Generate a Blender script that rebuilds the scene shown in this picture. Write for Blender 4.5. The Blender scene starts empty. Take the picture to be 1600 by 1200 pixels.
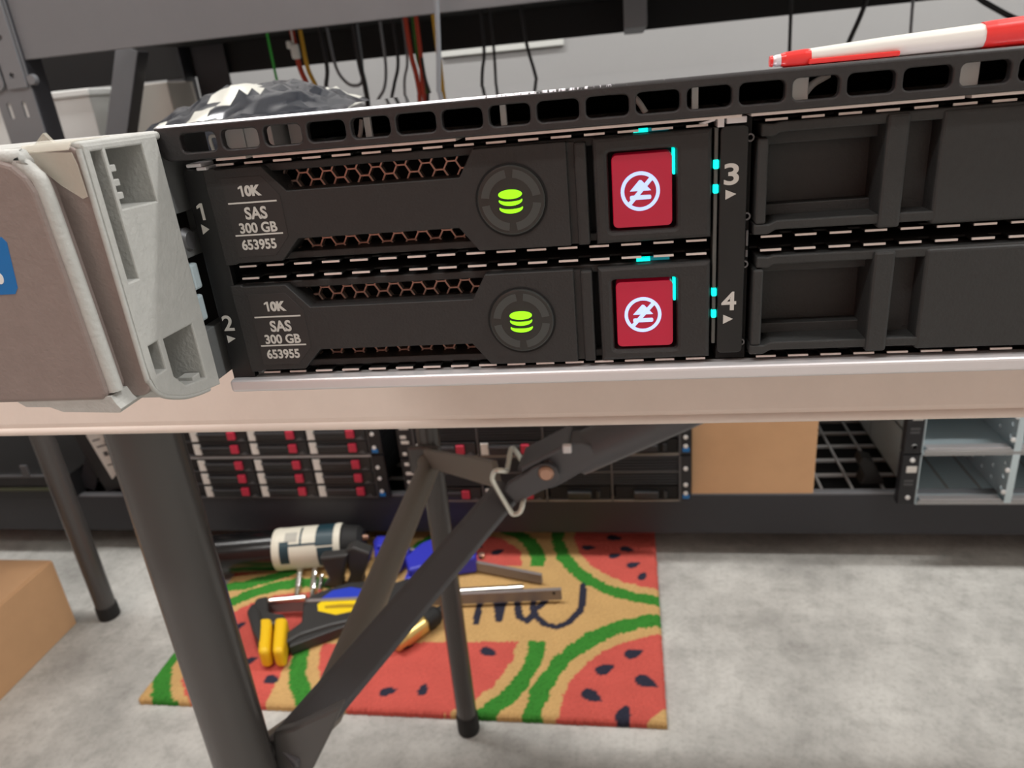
import bpy, bmesh, math, random
from mathutils import Vector, Matrix, noise
random.seed(7)
S = 0.001                      # all lengths below are millimetres
scene = bpy.context.scene
COL = scene.collection
PI = math.pi

# ------------------------------------------------------------------ materials
def lin(c):
    return tuple(((v/255)/12.92 if v/255 <= 0.04045 else ((v/255+0.055)/1.055)**2.4) for v in c)

def mat(name, rgb, rough=0.5, metal=0.0, emit=None, es=0.0, grain=0.0, gscale=2500, var=0.0, vscale=40,
        spec=0.5, alpha=1.0, trans=0.0, rgb2=None, coat=0.0):
    m = bpy.data.materials.new(name); m.use_nodes = True
    nt = m.node_tree; b = nt.nodes['Principled BSDF']
    c = lin(rgb) + (1,)
    b.inputs['Base Color'].default_value = c
    b.inputs['Roughness'].default_value = rough
    b.inputs['Metallic'].default_value = metal
    b.inputs['Specular IOR Level'].default_value = spec
    b.inputs['Alpha'].default_value = alpha
    b.inputs['Transmission Weight'].default_value = trans
    b.inputs['Coat Weight'].default_value = coat
    if emit:
        b.inputs['Emission Color'].default_value = lin(emit) + (1,)
        b.inputs['Emission Strength'].default_value = es
    if grain or var:
        tc = nt.nodes.new('ShaderNodeTexCoord')
    if var:
        n = nt.nodes.new('ShaderNodeTexNoise'); n.inputs['Scale'].default_value = vscale
        n.inputs['Detail'].default_value = 6; n.inputs['Roughness'].default_value = 0.6
        nt.links.new(tc.outputs['Object'], n.inputs['Vector'])
        r = nt.nodes.new('ShaderNodeValToRGB')
        c2 = lin(rgb2) if rgb2 else tuple(v*(1-var) for v in c[:3])
        r.color_ramp.elements[0].position = 0.3; r.color_ramp.elements[0].color = c2 + (1,)
        r.color_ramp.elements[1].position = 0.65; r.color_ramp.elements[1].color = c
        nt.links.new(n.outputs['Fac'], r.inputs['Fac'])
        nt.links.new(r.outputs['Color'], b.inputs['Base Color'])
    if grain:
        n2 = nt.nodes.new('ShaderNodeTexNoise'); n2.inputs['Scale'].default_value = gscale
        n2.inputs['Detail'].default_value = 2
        nt.links.new(tc.outputs['Object'], n2.inputs['Vector'])
        bp = nt.nodes.new('ShaderNodeBump'); bp.inputs['Strength'].default_value = grain
        bp.inputs['Distance'].default_value = 0.0002
        nt.links.new(n2.outputs['Fac'], bp.inputs['Height'])
        nt.links.new(bp.outputs['Normal'], b.inputs['Normal'])
    return m

PLASTIC = mat('drive_black_plastic', (41,40,40), 0.55, grain=0.35, gscale=2600, var=0.12, vscale=900)
PLASTIC2 = mat('blank_black_plastic', (46,47,47), 0.6, grain=0.3, gscale=2600, var=0.12, vscale=900)
LABELBLK = mat('label_black', (44,42,42), 0.5, grain=0.1, gscale=3000)
STRIPBLK = mat('gloss_black_strip', (20,20,21), 0.4)
VENTBLK = mat('vent_black_paint', (42,40,41), 0.42, grain=0.3, gscale=1800, var=0.15, vscale=700)
DARK = mat('dark_interior', (9,9,10), 0.8)
PRINT = mat('grey_print', (205,203,198), 0.6)
SILVER = mat('bare_steel', (222,219,221), 0.42, metal=0.45, grain=0.05, gscale=900)
ZINC = mat('zinc_sheet', (200,196,194), 0.38, metal=0.8, var=0.1, vscale=200)
STEELLIT = mat('cage_steel', (236,226,220), 0.42, metal=0.35)
TABW = mat('zinc_tab', (226,230,230), 0.5, metal=0.2)
INNERG = mat('inner_wall_shade_grey', (98,100,100), 0.6, grain=0.2, gscale=1500)  # ear plastic darkened, shade of the recess put into its colour
GRILLETINT = mat('grille_steel', (186,160,148), 0.34, metal=0.7)  # steel with the warm reflected tint put into its colour
EARW = mat('ear_grey_plastic', (180,180,176), 0.55, grain=0.5, gscale=1500, var=0.08, vscale=500)
EARSH = mat('ear_front_shade_tone', (140,127,122), 0.5, grain=0.35, gscale=1800, var=0.08, vscale=500)  # same plastic as the ear sides, its dimmer warm light put into the colour
RED = mat('red_button', (182,20,58), 0.28, emit=(200,8,50), es=0.12, coat=0.3)
ICONW = mat('lit_icon', (190,208,255), 0.5, emit=(172,198,255), es=0.8)
GREEN = mat('lit_green', (140,240,30), 0.5, emit=(142,240,18), es=1.1)
CYAN = mat('lit_cyan', (0,220,205), 0.4, emit=(0,225,205), es=1.4)
CYAND = mat('dim_cyan', (0,110,120), 0.4, emit=(0,120,130), es=0.6)
LENS = mat('lens_dark', (44,46,45), 0.25)
LENSR = mat('lens_ring', (66,70,69), 0.35)
PIPE = mat('light_pipe_plastic', (96,98,96), 0.35)
BLUE = mat('blue_sticker', (18,112,182), 0.45)
WHITE = mat('white_print', (232,232,230), 0.5)
TAPE = mat('clear_tape', (225,220,205), 0.35, alpha=0.32)
TABLE = mat('table_beige_plastic', (236,223,213), 0.5, grain=0.25, gscale=500, var=0.04, vscale=120)
LEGM = mat('leg_grey_enamel', (76,74,73), 0.26, grain=0.1, gscale=700)
BRACEM = mat('brace_dark_enamel', (84,84,88), 0.4, grain=0.15, gscale=700)
ARMT = mat('arm_brown_grey', (128,121,112), 0.42)
RUBBER = mat('black_rubber', (22,22,22), 0.7)
RIVET = mat('rivet_copper', (190,150,130), 0.35, metal=0.8)
WIRE = mat('bright_wire', (225,225,215), 0.25, metal=0.6)
CARD = mat('cardboard', (212,168,126), 0.85, var=0.06, vscale=25)
RACKG = mat('rack_grey_enamel', (113,115,119), 0.5, var=0.05, vscale=12)
RACKD = mat('rack_enamel_shade', (44,44,49), 0.5)  # rack enamel darkened for the beams and flanges that lie in shade
DECKM = mat('deck_grey_metal', (170,170,170), 0.4, metal=0.3)
PARTB = mat('board_shade_tone', (13,12,12), 0.9)  # near-black, shade under the shelves put into the board colour
SRVBLK = mat('server_black', (30,30,32), 0.5)
SRVG = mat('server_grey_frame', (92,92,94), 0.45, metal=0.4)
DRVB = mat('far_drive_black', (34,35,37), 0.35)
DRVHL = mat('far_drive_handle', (70,74,78), 0.3)
LATCHR = mat('far_latch_red', (188,46,70), 0.4)
PAPER = mat('paper_white', (225,222,216), 0.6, var=0.12, vscale=60)
STEELB = mat('bay_steel', (206,222,228), 0.3, metal=0.25)
RIB = mat('rib_dark_grey', (64,66,70), 0.45)
MESHB = mat('bezel_black', (26,26,30), 0.45)
WALLM = mat('wall_paint_grey', (176,176,176), 0.7, var=0.05, vscale=2)
WALLW = mat('wall_paint_warm_grey', (196,188,180), 0.8, var=0.05, vscale=2)
REFLM = mat('reflector_terracotta', (196,120,100), 0.6, var=0.05, vscale=3)
RACKK = mat('rack_enamel_deep_shade', (8,8,9), 0.7)  # near-black copy of the rack enamel for the shaded band under the shelf
LID = mat('lid_steel', (224,222,232), 0.025, metal=1.0)
CEIL = mat('ceiling_white', (225,225,222), 0.9)
BINW = mat('bin_translucent_white', (214,216,214), 0.4)
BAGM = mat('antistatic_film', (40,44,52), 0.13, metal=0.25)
BAGL = mat('antistatic_film_glint', (205,205,196), 0.3, metal=0.2)  # light patches painted in for reflections on the film
TOOLR = mat('marker_red', (228,48,44), 0.32, coat=0.3)
TOOLW = mat('marker_white', (226,224,216), 0.3, coat=0.3)
CLBLK = mat('clamp_black', (48,47,46), 0.5)
CLYEL = mat('clamp_yellow', (236,190,24), 0.45)
CLBLU = mat('clamp_blue', (52,56,186), 0.42)
BADGEB = mat('badge_blue', (38,62,190), 0.5)
BADGEY = mat('badge_yellow', (242,208,14), 0.5)
BARM = mat('clamp_bar_steel', (142,134,132), 0.4, metal=0.2)
CHROME = mat('chrome', (235,235,232), 0.12, metal=1.0)
BRASS = mat('brass', (216,184,112), 0.28, metal=0.6)
TUBEB = mat('tube_black_gloss', (14,14,15), 0.22)
TUBEL = mat('tube_label_cream', (218,214,198), 0.5)
TUBEG = mat('tube_label_teal', (22,54,64), 0.45)
CBLACK = mat('cable_black', (26,26,30), 0.5)
CGREY = mat('cable_grey', (128,132,138), 0.5)
CRED = mat('cable_red', (186,62,36), 0.5)
CGREEN = mat('cable_green', (66,128,48), 0.5)
CYEL = mat('cable_yellow', (214,166,40), 0.5)
CWHITE = mat('cable_white', (226,228,224), 0.4)
GREENW = mat('wire_bright_green', (60,190,70), 0.5)

def lip_glint_wear():
    # bright metal tone painted towards the ear end for the lamp highlight, broken by scrapes
    m = mat('lip_glint_wear', (46,44,45), 0.4); nt = m.node_tree; L = nt.links.new; b = nt.nodes['Principled BSDF']
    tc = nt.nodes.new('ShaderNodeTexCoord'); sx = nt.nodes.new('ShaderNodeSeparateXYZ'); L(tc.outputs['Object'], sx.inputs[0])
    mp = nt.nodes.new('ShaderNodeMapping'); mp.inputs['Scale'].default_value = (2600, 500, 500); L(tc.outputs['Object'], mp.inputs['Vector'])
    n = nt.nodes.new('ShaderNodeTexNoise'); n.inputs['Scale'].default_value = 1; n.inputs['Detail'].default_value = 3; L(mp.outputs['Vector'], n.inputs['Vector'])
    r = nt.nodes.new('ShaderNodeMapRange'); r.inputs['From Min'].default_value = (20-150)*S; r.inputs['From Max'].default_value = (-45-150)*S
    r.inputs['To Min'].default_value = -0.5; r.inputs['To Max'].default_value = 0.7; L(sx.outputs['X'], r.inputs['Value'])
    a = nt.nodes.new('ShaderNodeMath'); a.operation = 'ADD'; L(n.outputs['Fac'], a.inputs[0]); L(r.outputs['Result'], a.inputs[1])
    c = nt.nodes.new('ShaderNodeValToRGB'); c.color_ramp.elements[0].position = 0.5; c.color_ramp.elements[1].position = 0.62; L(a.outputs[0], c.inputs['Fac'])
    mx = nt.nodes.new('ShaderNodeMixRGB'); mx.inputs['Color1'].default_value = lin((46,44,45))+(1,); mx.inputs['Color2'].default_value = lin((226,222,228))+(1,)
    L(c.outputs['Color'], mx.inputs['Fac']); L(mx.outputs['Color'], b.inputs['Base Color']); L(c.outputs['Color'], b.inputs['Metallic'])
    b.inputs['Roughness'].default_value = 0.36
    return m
WORN_GLINT = lip_glint_wear()
def concrete():
    m = bpy.data.materials.new('concrete_floor'); m.use_nodes = True
    nt = m.node_tree; b = nt.nodes['Principled BSDF']; L = nt.links.new
    tc = nt.nodes.new('ShaderNodeTexCoord')
    def nz(scale, det, rough=0.6):
        n = nt.nodes.new('ShaderNodeTexNoise'); n.inputs['Scale'].default_value = scale
        n.inputs['Detail'].default_value = det; n.inputs['Roughness'].default_value = rough
        L(tc.outputs['Object'], n.inputs['Vector']); return n
    def ramp(src, p0, c0, p1, c1):
        r = nt.nodes.new('ShaderNodeValToRGB')
        r.color_ramp.elements[0].position = p0; r.color_ramp.elements[0].color = lin(c0)+(1,)
        r.color_ramp.elements[1].position = p1; r.color_ramp.elements[1].color = lin(c1)+(1,)
        L(src.outputs['Fac'], r.inputs['Fac']); return r
    a = ramp(nz(7, 8, 0.65), 0.33, (160,159,155), 0.62, (200,199,194))
    s = ramp(nz(38, 6, 0.7), 0.36, (120,118,114), 0.52, (255,255,255))
    s2 = ramp(nz(150, 3, 0.6), 0.34, (170,168,164), 0.5, (255,255,255))
    mx = nt.nodes.new('ShaderNodeMixRGB'); mx.blend_type = 'MULTIPLY'; mx.inputs['Fac'].default_value = 0.2
    L(a.outputs['Color'], mx.inputs['Color1']); L(s.outputs['Color'], mx.inputs['Color2'])
    mx2 = nt.nodes.new('ShaderNodeMixRGB'); mx2.blend_type = 'MULTIPLY'; mx2.inputs['Fac'].default_value = 0.2
    L(mx.outputs['Color'], mx2.inputs['Color1']); L(s2.outputs['Color'], mx2.inputs['Color2'])
    L(mx2.outputs['Color'], b.inputs['Base Color'])
    b.inputs['Roughness'].default_value = 0.6
    bp = nt.nodes.new('ShaderNodeBump'); bp.inputs['Strength'].default_value = 0.3; bp.inputs['Distance'].default_value = 0.001
    L(nz(220, 4).outputs['Fac'], bp.inputs['Height']); L(bp.outputs['Normal'], b.inputs['Normal'])
    return m
CONC = concrete()

# ------------------------------------------------------------------ mesh builder
class MB:
    def __init__(s, *mats):
        s.bm = bmesh.new(); s.mats = list(mats) or [PLASTIC]
    def _begin(s):
        s._nv = len(s.bm.verts); s._nf = len(s.bm.faces)
    def mi(s, m):
        if m is None: return 0
        if m not in s.mats: s.mats.append(m)
        return s.mats.index(m)
    def polys(s, verts, faces, m=None, smooth=False, bev=0, seg=2, mtx=None):
        vs = [s.bm.verts.new(Vector(v)) for v in verts]
        if mtx is not None:
            for v in vs: v.co = mtx @ v.co
        fs = []
        for f in faces:
            try: fs.append(s.bm.faces.new([vs[i] for i in f]))
            except ValueError: pass
        k = s.mi(m)
        for f in fs: f.material_index = k; f.smooth = smooth
        if bev:
            bmesh.ops.recalc_face_normals(s.bm, faces=fs)
            es = list({e for f in fs for e in f.edges if len(e.link_faces) == 2 and e.calc_face_angle(0) > 0.35})
            r = bmesh.ops.bevel(s.bm, geom=es, offset=bev, segments=seg, affect='EDGES', profile=0.5, clamp_overlap=True)
            for f in r['faces']: f.material_index = k
        return vs
    def box(s, x0, x1, y0, y1, z0, z1, m=None, bev=0, seg=2, mtx=None):
        v = [(x0,y0,z0),(x1,y0,z0),(x1,y1,z0),(x0,y1,z0),(x0,y0,z1),(x1,y0,z1),(x1,y1,z1),(x0,y1,z1)]
        f = [(0,3,2,1),(4,5,6,7),(0,1,5,4),(1,2,6,5),(2,3,7,6),(3,0,4,7)]
        return s.polys(v, f, m, bev=bev, seg=seg, mtx=mtx)
    def prism(s, pts, axis, a, b, m=None, bev=0, seg=2, mtx=None):
        """pts 2-D; axis 'y': (x,z), 'x': (y,z), 'z': (x,y); extruded from a to b"""
        def p3(p, t):
            return (p[0], t, p[1]) if axis == 'y' else ((t, p[0], p[1]) if axis == 'x' else (p[0], p[1], t))
        n = len(pts)
        v = [p3(p, a) for p in pts] + [p3(p, b) for p in pts]
        f = [tuple(range(n)), tuple(range(2*n-1, n-1, -1))] + [(i, (i+1) % n, n+(i+1) % n, n+i) for i in range(n)]
        return s.polys(v, f, m, bev=bev, seg=seg, mtx=mtx)
    def tube(s, pts, r, m=None, seg=12, smooth_path=0, cap=True, closed=False, flat=None):
        P = [Vector(p) for p in pts]
        if smooth_path:
            Q = []
            n = len(P)
            for i in range(n if closed else n-1):
                p1, p2 = P[i], P[(i+1) % n]
                p0 = P[i-1] if (i > 0 or closed) else p1*2-p2
                p3 = P[(i+2) % n] if (i+2 < n or closed) else p2*2-p1
                for k in range(smooth_path):
                    t = k/smooth_path
                    Q.append(0.5*((2*p1)+(p2-p0)*t+(2*p0-5*p1+4*p2-p3)*t*t+(3*p1-p0-3*p2+p3)*t**3))
            if not closed: Q.append(P[-1])
            P = Q
        n = len(P); rad = r if isinstance(r, (list, tuple)) else [r]*n
        if isinstance(r, (list, tuple)) and len(rad) != n:
            rad = [r[min(int(i*len(r)/n), len(r)-1)] for i in range(n)]
        verts, faces = [], []
        T = [((P[(i+1) % n] if (closed or i < n-1) else P[i]) - (P[i-1] if (closed or i > 0) else P[i])).normalized() for i in range(n)]
        up = Vector((0,0,1)) if abs(T[0].z) < 0.9 else Vector((1,0,0))
        N = (up - T[0]*up.dot(T[0])).normalized()
        for i in range(n):
            N = (N - T[i]*N.dot(T[i])).normalized(); B = T[i].cross(N)
            for k in range(seg):
                a = 2*PI*k/seg
                verts.append(P[i] + N*math.cos(a)*rad[i]*(flat or 1) + B*math.sin(a)*rad[i])
        for i in range(n if closed else n-1):
            j = (i+1) % n
            for k in range(seg):
                faces.append((i*seg+k, i*seg+(k+1) % seg, j*seg+(k+1) % seg, j*seg+k))
        s.polys(verts, faces, m, smooth=True)
        if cap and not closed:
            s.polys(verts[:seg], [tuple(range(seg-1,-1,-1))], m); s.polys(verts[-seg:], [tuple(range(seg))], m)
    def lathe(s, p0, p1, prof, m=None, seg=24, mats=None):
        """prof: list of (t along axis 0..1, radius)"""
        p0, p1 = Vector(p0), Vector(p1); T = (p1-p0).normalized()
        up = Vector((0,0,1)) if abs(T.z) < 0.9 else Vector((1,0,0))
        N = (up-T*up.dot(T)).normalized(); B = T.cross(N)
        rings = []
        for t, r in prof:
            c = p0+(p1-p0)*t
            rings.append([c+N*math.cos(2*PI*k/seg)*r+B*math.sin(2*PI*k/seg)*r for k in range(seg)])
        for i in range(len(rings)-1):
            v = rings[i]+rings[i+1]
            s.polys(v, [(k, (k+1) % seg, seg+(k+1) % seg, seg+k) for k in range(seg)], mats[i] if mats else m, smooth=True)
        s.polys(rings[0], [tuple(range(seg-1,-1,-1))], mats[0] if mats else m)
        s.polys(rings[-1], [tuple(range(seg))], mats[-1] if mats else m)
    def disc(s, cx, cz, rx, rz, y0, y1, m=None, seg=40, bev=0):
        s.prism([(cx+rx*math.cos(2*PI*k/seg), cz+rz*math.sin(2*PI*k/seg)) for k in range(seg)], 'y', y0, y1, m, bev=bev)
    def ringxz(s, cx, cz, r0, r1, y0, y1, m=None, a0=0, a1=360, seg=48):
        n = max(3, int(seg*(a1-a0)/360)); full = abs(a1-a0) >= 360
        o = [(cx+r1*math.cos(math.radians(a0+(a1-a0)*k/n)), cz+r1*math.sin(math.radians(a0+(a1-a0)*k/n))) for k in range(n+1)]
        i = [(cx+r0*math.cos(math.radians(a0+(a1-a0)*k/n)), cz+r0*math.sin(math.radians(a0+(a1-a0)*k/n))) for k in range(n+1)]
        for k in range(n):
            s.prism([o[k], o[k+1], i[k+1], i[k]], 'y', y0, y1, m)
    def plate(s, outline, holes, a, b, axis='y', m=None, bev=0):
        """flat sheet with holes, between a and b along axis"""
        cu = bpy.data.curves.new('c', 'CURVE'); cu.dimensions = '2D'; cu.fill_mode = 'BOTH'
        cu.extrude = max(abs(b-a)/2-bev, 0.001); cu.bevel_depth = bev; cu.offset = -bev; cu.bevel_resolution = 1
        for pts in [outline]+list(holes):
            sp = cu.splines.new('POLY'); sp.points.add(len(pts)-1); sp.use_cyclic_u = True
            for q, p in zip(sp.points, pts): q.co = (p[0], p[1], 0, 1)
        s._curve(cu, (a+b)/2, axis, m)
    def _curve(s, cu, mid, axis, m, fit=None):
        o = bpy.data.objects.new('c', cu); COL.objects.link(o)
        dg = bpy.context.evaluated_depsgraph_get(); dg.update()
        me = bpy.data.meshes.new_from_object(o.evaluated_get(dg))
        co = [v.co.copy() for v in me.vertices]
        if fit and co:
            x0, x1 = min(c.x for c in co), max(c.x for c in co); y0, y1 = min(c.y for c in co), max(c.y for c in co)
            for c in co:
                c.x = fit[0]+(c.x-x0)/(x1-x0)*(fit[1]-fit[0]); c.y = fit[2]+(c.y-y0)/(y1-y0)*(fit[3]-fit[2])
        if axis == 'y': vs = [(c.x, mid-c.z, c.y) for c in co]
        elif axis == 'x': vs = [(mid+c.z, c.x, c.y) for c in co]
        else: vs = [(c.x, c.y, mid+c.z) for c in co]
        s.polys(vs, [tuple(p.vertices) for p in me.polygons], m)
        bpy.data.objects.remove(o); bpy.data.curves.remove(cu); bpy.data.meshes.remove(me)
    def one(s, x0, x1, z0, z1, y, m):
        w = x1-x0; h = z1-z0
        s.prism([(x1,z0),(x1,z1),(x1-.42*w,z1),(x0,z1-.16*h),(x0,z1-.32*h),(x1-.44*w,z1-.22*h),(x1-.44*w,z0)], 'y', y-.02, y+.02, m)
    def text(s, body, x0, x1, z0, z1, y, m=None, bold=0.02, thick=0.02, axis='y'):
        cu = bpy.data.curves.new('t', 'FONT'); cu.body = body; cu.size = 1.0; cu.offset = bold
        cu.extrude = thick; cu.resolution_u = 5
        s._curve(cu, y, axis, m, fit=(x0, x1, z0, z1))
    def obj(s, name, parent=None, smooth=False):
        # smooth: shade by angle
        bmesh.ops.recalc_face_normals(s.bm, faces=s.bm.faces[:]) if not getattr(s, 'keepn', False) else None
        org = Vector((0,0,0))
        if parent is not None:
            p = parent
            while p is not None: org += p.location; p = p.parent
        elif s.bm.verts:
            zs = min(v.co.z for v in s.bm.verts)
            xs = [v.co.x for v in s.bm.verts]; ys = [v.co.y for v in s.bm.verts]
            org = Vector(((min(xs)+max(xs))/2, (min(ys)+max(ys))/2, zs))*S
        for v in s.bm.verts: v.co = v.co*S-org
        me = bpy.data.meshes.new(name); s.bm.to_mesh(me); s.bm.free()
        for m in s.mats: me.materials.append(m)
        o = bpy.data.objects.new(name, me); COL.objects.link(o)
        if parent is not None: o.parent = parent
        else: o.location = org
        if smooth: me.set_sharp_from_angle(angle=math.radians(35)); me.shade_smooth() if False else None
        return o

def tag(o, label, cat, group=None, kind=None):
    o['label'] = label; o['category'] = cat
    if group: o['group'] = group
    if kind: o['kind'] = kind
    return o
def thing(name, label, cat, loc, group=None, kind=None):
    o = bpy.data.objects.new(name, None); COL.objects.link(o)
    o.location = Vector(loc)*S; o.empty_display_size = 0.01
    return tag(o, label, cat, group, kind)
def copy_tree(o, parent=None, shift=(0,0,0)):
    c = o.copy(); COL.objects.link(c)
    if parent is not None: c.parent = parent
    else: c.location = o.location+Vector(shift)*S
    for ch in list(o.children): copy_tree(ch, c)
    return c
def rrect(x0, x1, z0, z1, r, n=4):
    out = []
    for cx, cz, a in ((x1-r, z1-r, 0), (x0+r, z1-r, 90), (x0+r, z0+r, 180), (x1-r, z0+r, 270)):
        for k in range(n+1):
            t = math.radians(a+90*k/n); out.append((cx+r*math.cos(t), cz+r*math.sin(t)))
    return out
def plane_frame(p0, p1, up=(0,0,1)):
    """matrix whose local x runs from p0 to p1, local z close to up"""
    p0, p1 = Vector(p0), Vector(p1); x = (p1-p0).normalized(); z = Vector(up); z = (z-x*z.dot(x)).normalized(); y = z.cross(x)
    return Matrix(((x.x,y.x,z.x,p0.x),(x.y,y.y,z.y,p0.y),(x.z,y.z,z.z,p0.z),(0,0,0,1))), (p1-p0).length
# ------------------------------------------------------------------ the rack server on the table
srv = thing('rack_server', 'black one-unit rack server with grey ear lying on the folding table', 'server', (150, 200, -36.3))
b = MB(ZINC, DARK)
b.box(-67.3, 372, 2.5, 700, -36.3, -35.3, ZINC)
b.box(-67.9, -66.9, 14, 700, -35.3, 5.2, ZINC); b.box(371, 372, 2.5, 700, -35.3, 5.2, ZINC); b.box(-67, 371, 699, 700, -35.3, 5.2, ZINC)
b.box(-66.8, 371, 92, 93, -35.2, 5.1, DARK)
b.box(-66.8, -57, 84, 84.6, -35.2, 1.0, DARK)
b.obj('chassis', srv)
b = MB(SILVER); b.box(-67.3, 372, -1.2, 2.4, -36.3, -34.15, SILVER, bev=0.55, seg=3); b.obj('bottom_lip', srv)
# vented top bezel, holes every 6.55 mm
b = MB(VENTBLK)
out = [(-68.4,6.15),(-68.4,2.6),(-67.9,1.75),(-67.0,1.35),(372,1.2),(372,6.15)]
holes = [rrect(-64.7+6.55*i, -59.1+6.55*i, 2.4, 5.05, 0.75) for i in range(66)]
b.plate(out, holes, -2.3, -0.9, 'y', VENTBLK, bev=0.22)
b.obj('vent_bezel', srv)
b = MB(LID); b.box(-68.4, 372, -1.4, 700, 5.6, 6.3, LID, bev=0.3, seg=3); b.obj('top_cover', srv)
b = MB(WORN_GLINT); b.box(-68.4, 372, -2.3, -0.2, 5.2, 6.4, WORN_GLINT, bev=0.75, seg=5); b.obj('bezel_lip', srv)
# things glimpsed through the vents
def inner(*bx_):
    c = MB(TABW); c.box(*bx_, TABW, bev=0.12); c.obj('inner_bracket', srv)
inner(-60.9, -57.6, 3.5, 10, 1.4, 5.3); inner(-57.35, -52.9, 3.2, 10, 1.4, 5.3); inner(-52.0, -49.4, 7, 9, 1.4, 5.3)
for x, w in ((-37.8, 1.0), (-17.9, 0.9), (8.2, 0.9), (20.5, 2.6), (40.6, 3.0)): inner(x, x+w, 1.2, 2.0, 1.6, 5.3)
def cable_part(pts, r, m):
    c = MB(m); c.tube(pts, r, m, 10, smooth_path=5); return c.obj('internal_cable', srv)
cable_part([(-2.5,6,5.2),(-0.5,5,5.1),(1.0,4.2,4.0),(2.2,4,2.2)], 0.42, CWHITE)
cable_part([(21.5,6,1.8),(23.2,5,2.6),(24.4,5,3.9),(26.6,6,4.9)], 0.5, CWHITE)
cable_part([(-40.5,6,2.0),(-39.8,5,2.8),(-39.3,5,4.6)], 0.35, CWHITE)
cable_part([(-62.5,2.5,2.2),(-62.3,1.9,3.9),(-61.6,1.8,4.3),(-60.9,1.9,3.9),(-60.8,2.5,2.2)], 0.28, CWHITE)
# thin bright sheet edge under the bezel
b = MB(STEELLIT)
for x0, x1 in ((-60.2,-55.5),(-54.4,-24),(-22.6,14.4),(15.6,41.2),(42.0,372)):
    b.box(x0, x1, -1.5, 30, 0.9, 1.25, STEELLIT)
b.obj('seam_sheet', srv)
b = MB(SILVER); b.box(-65.6, -63.2, -0.9, 3, 0.2, 0.75, SILVER, bev=0.15); b.box(-64.2, -62.6, -0.7, 3, -0.35, 0.15, SILVER, bev=0.15); b.obj('corner_clip', srv)
b = MB(SILVER); b.box(11.4, 12.3, -0.8, 4, -0.2, 1.1, SILVER, bev=0.1); b.prism([(9.0,0.5),(11.1,1.0),(11.1,0.7),(9.8,0.4)], 'y', -0.9, 0.5, SILVER); b.box(12.6, 15.2, -0.6, 3, 0.15, 1.0, SILVER, bev=0.1); b.obj('corner_clip', srv)
# slotted cage sheets: castellated front edge
def comb(x0, x1, z, nm='cage_sheet'):
    c = MB(DARK, STEELLIT)
    c.box(x0, x1, 3.2, 80, z-0.14, z+0.14, DARK)
    x = x0+1.2
    while x+2.85 < x1:
        c.box(x, x+2.85, 0.9, 1.15, z-0.15, z+0.15, STEELLIT); c.box(x, x+2.85, 1.15, 3.2, z-0.13, z+0.13, DARK); x += 4.62
    return c.obj(nm, srv)
for cx0, cx1 in ((-63.0, 11.0), (16.6, 91.5), (97, 171)):
    for z in (0.12, -15.5, -17.45, -33.6): comb(cx0, cx1, z)
# column walls
for x0, x1 in ((-66.6,-64.3),(11.95,16.2),(92,96)):
    b = MB(DARK); b.box(x0, x1, 1.6, 80, -33.9, 0.7, DARK); b.obj('cage_wall', srv)
# number strips
def strip(x0, x1, pairs, nz):
    c = MB(STRIPBLK); c.prism(rrect(x0, x1, -35.0 if nz else -32.6, -0.2, 0.7), 'y', 0.3, 1.6, STRIPBLK, bev=0.12); st = c.obj('number_strip', srv)
    for t, q, arrow in pairs:
        n = MB(PRINT)
        if t == '1': n.one(*q, 0.28, PRINT)
        else: n.text(t, *q, 0.28, PRINT, bold=0.02)
        n.obj('numeral', st)
        n = MB(PRINT); n.prism(arrow, 'y', 0.26, 0.3, PRINT); n.obj('arrow', st)
    return st
strip(-67.15, -63.2, [('1', (-66.25,-65.2,-7.75,-5.2), [(-66.2,-8.35),(-65.0,-9.2),(-66.25,-9.95)]),
                      ('2', (-66.7,-64.85,-25.85,-23.2), [(-66.55,-26.6),(-65.1,-27.2),(-66.55,-27.95)])], True)
strip(11.95, 15.6, [('3', (12.5,14.5,-7.95,-5.05), [(12.75,-8.55),(14.2,-9.2),(12.75,-9.9)]),
                   ('4', (12.5,14.6,-25.95,-23.15), [(12.8,-26.6),(14.2,-27.3),(12.8,-28.0)])], False)
b = MB(PIPE); b.box(11.2, 11.75, 0.8, 4, -31.2, -0.3, PIPE, bev=0.1); b.obj('light_pipe', srv)
for z in (-5.1, -8.4, -23.2, -26.5):
    c = MB(CYAN); c.box(11.1, 11.85, 0.45, 1.4, z-0.62, z+0.62, CYAN, bev=0.18); o = c.obj('indicator_light', srv); o['label'] = 'glowing cyan indicator light'
for x, z, r in ((15.85,-1.9,0.55),(15.7,-12.4,0.55),(15.6,-19.2,0.55),(15.5,-31.0,0.5)):
    c = MB(SRVG); c.ringxz(x, z, r*0.62, r, 0.4, 1.4, SRVG, seg=18); c.obj('screw_ring', srv)
b = MB(SRVG); b.box(15.7, 16.05, 0.5, 1.5, -16.6, -14.4, SRVG, bev=0.08); b.box(15.7, 16.05, 0.5, 1.5, -18.2, -17.2, SRVG, bev=0.08); b.obj('cage_tab', srv)

b = MB(PLASTIC2); b.box(96, 371, 0.3, 60, -33.4, 0.3, PLASTIC2, bev=0.5); b.obj('front_panel', srv)
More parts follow.
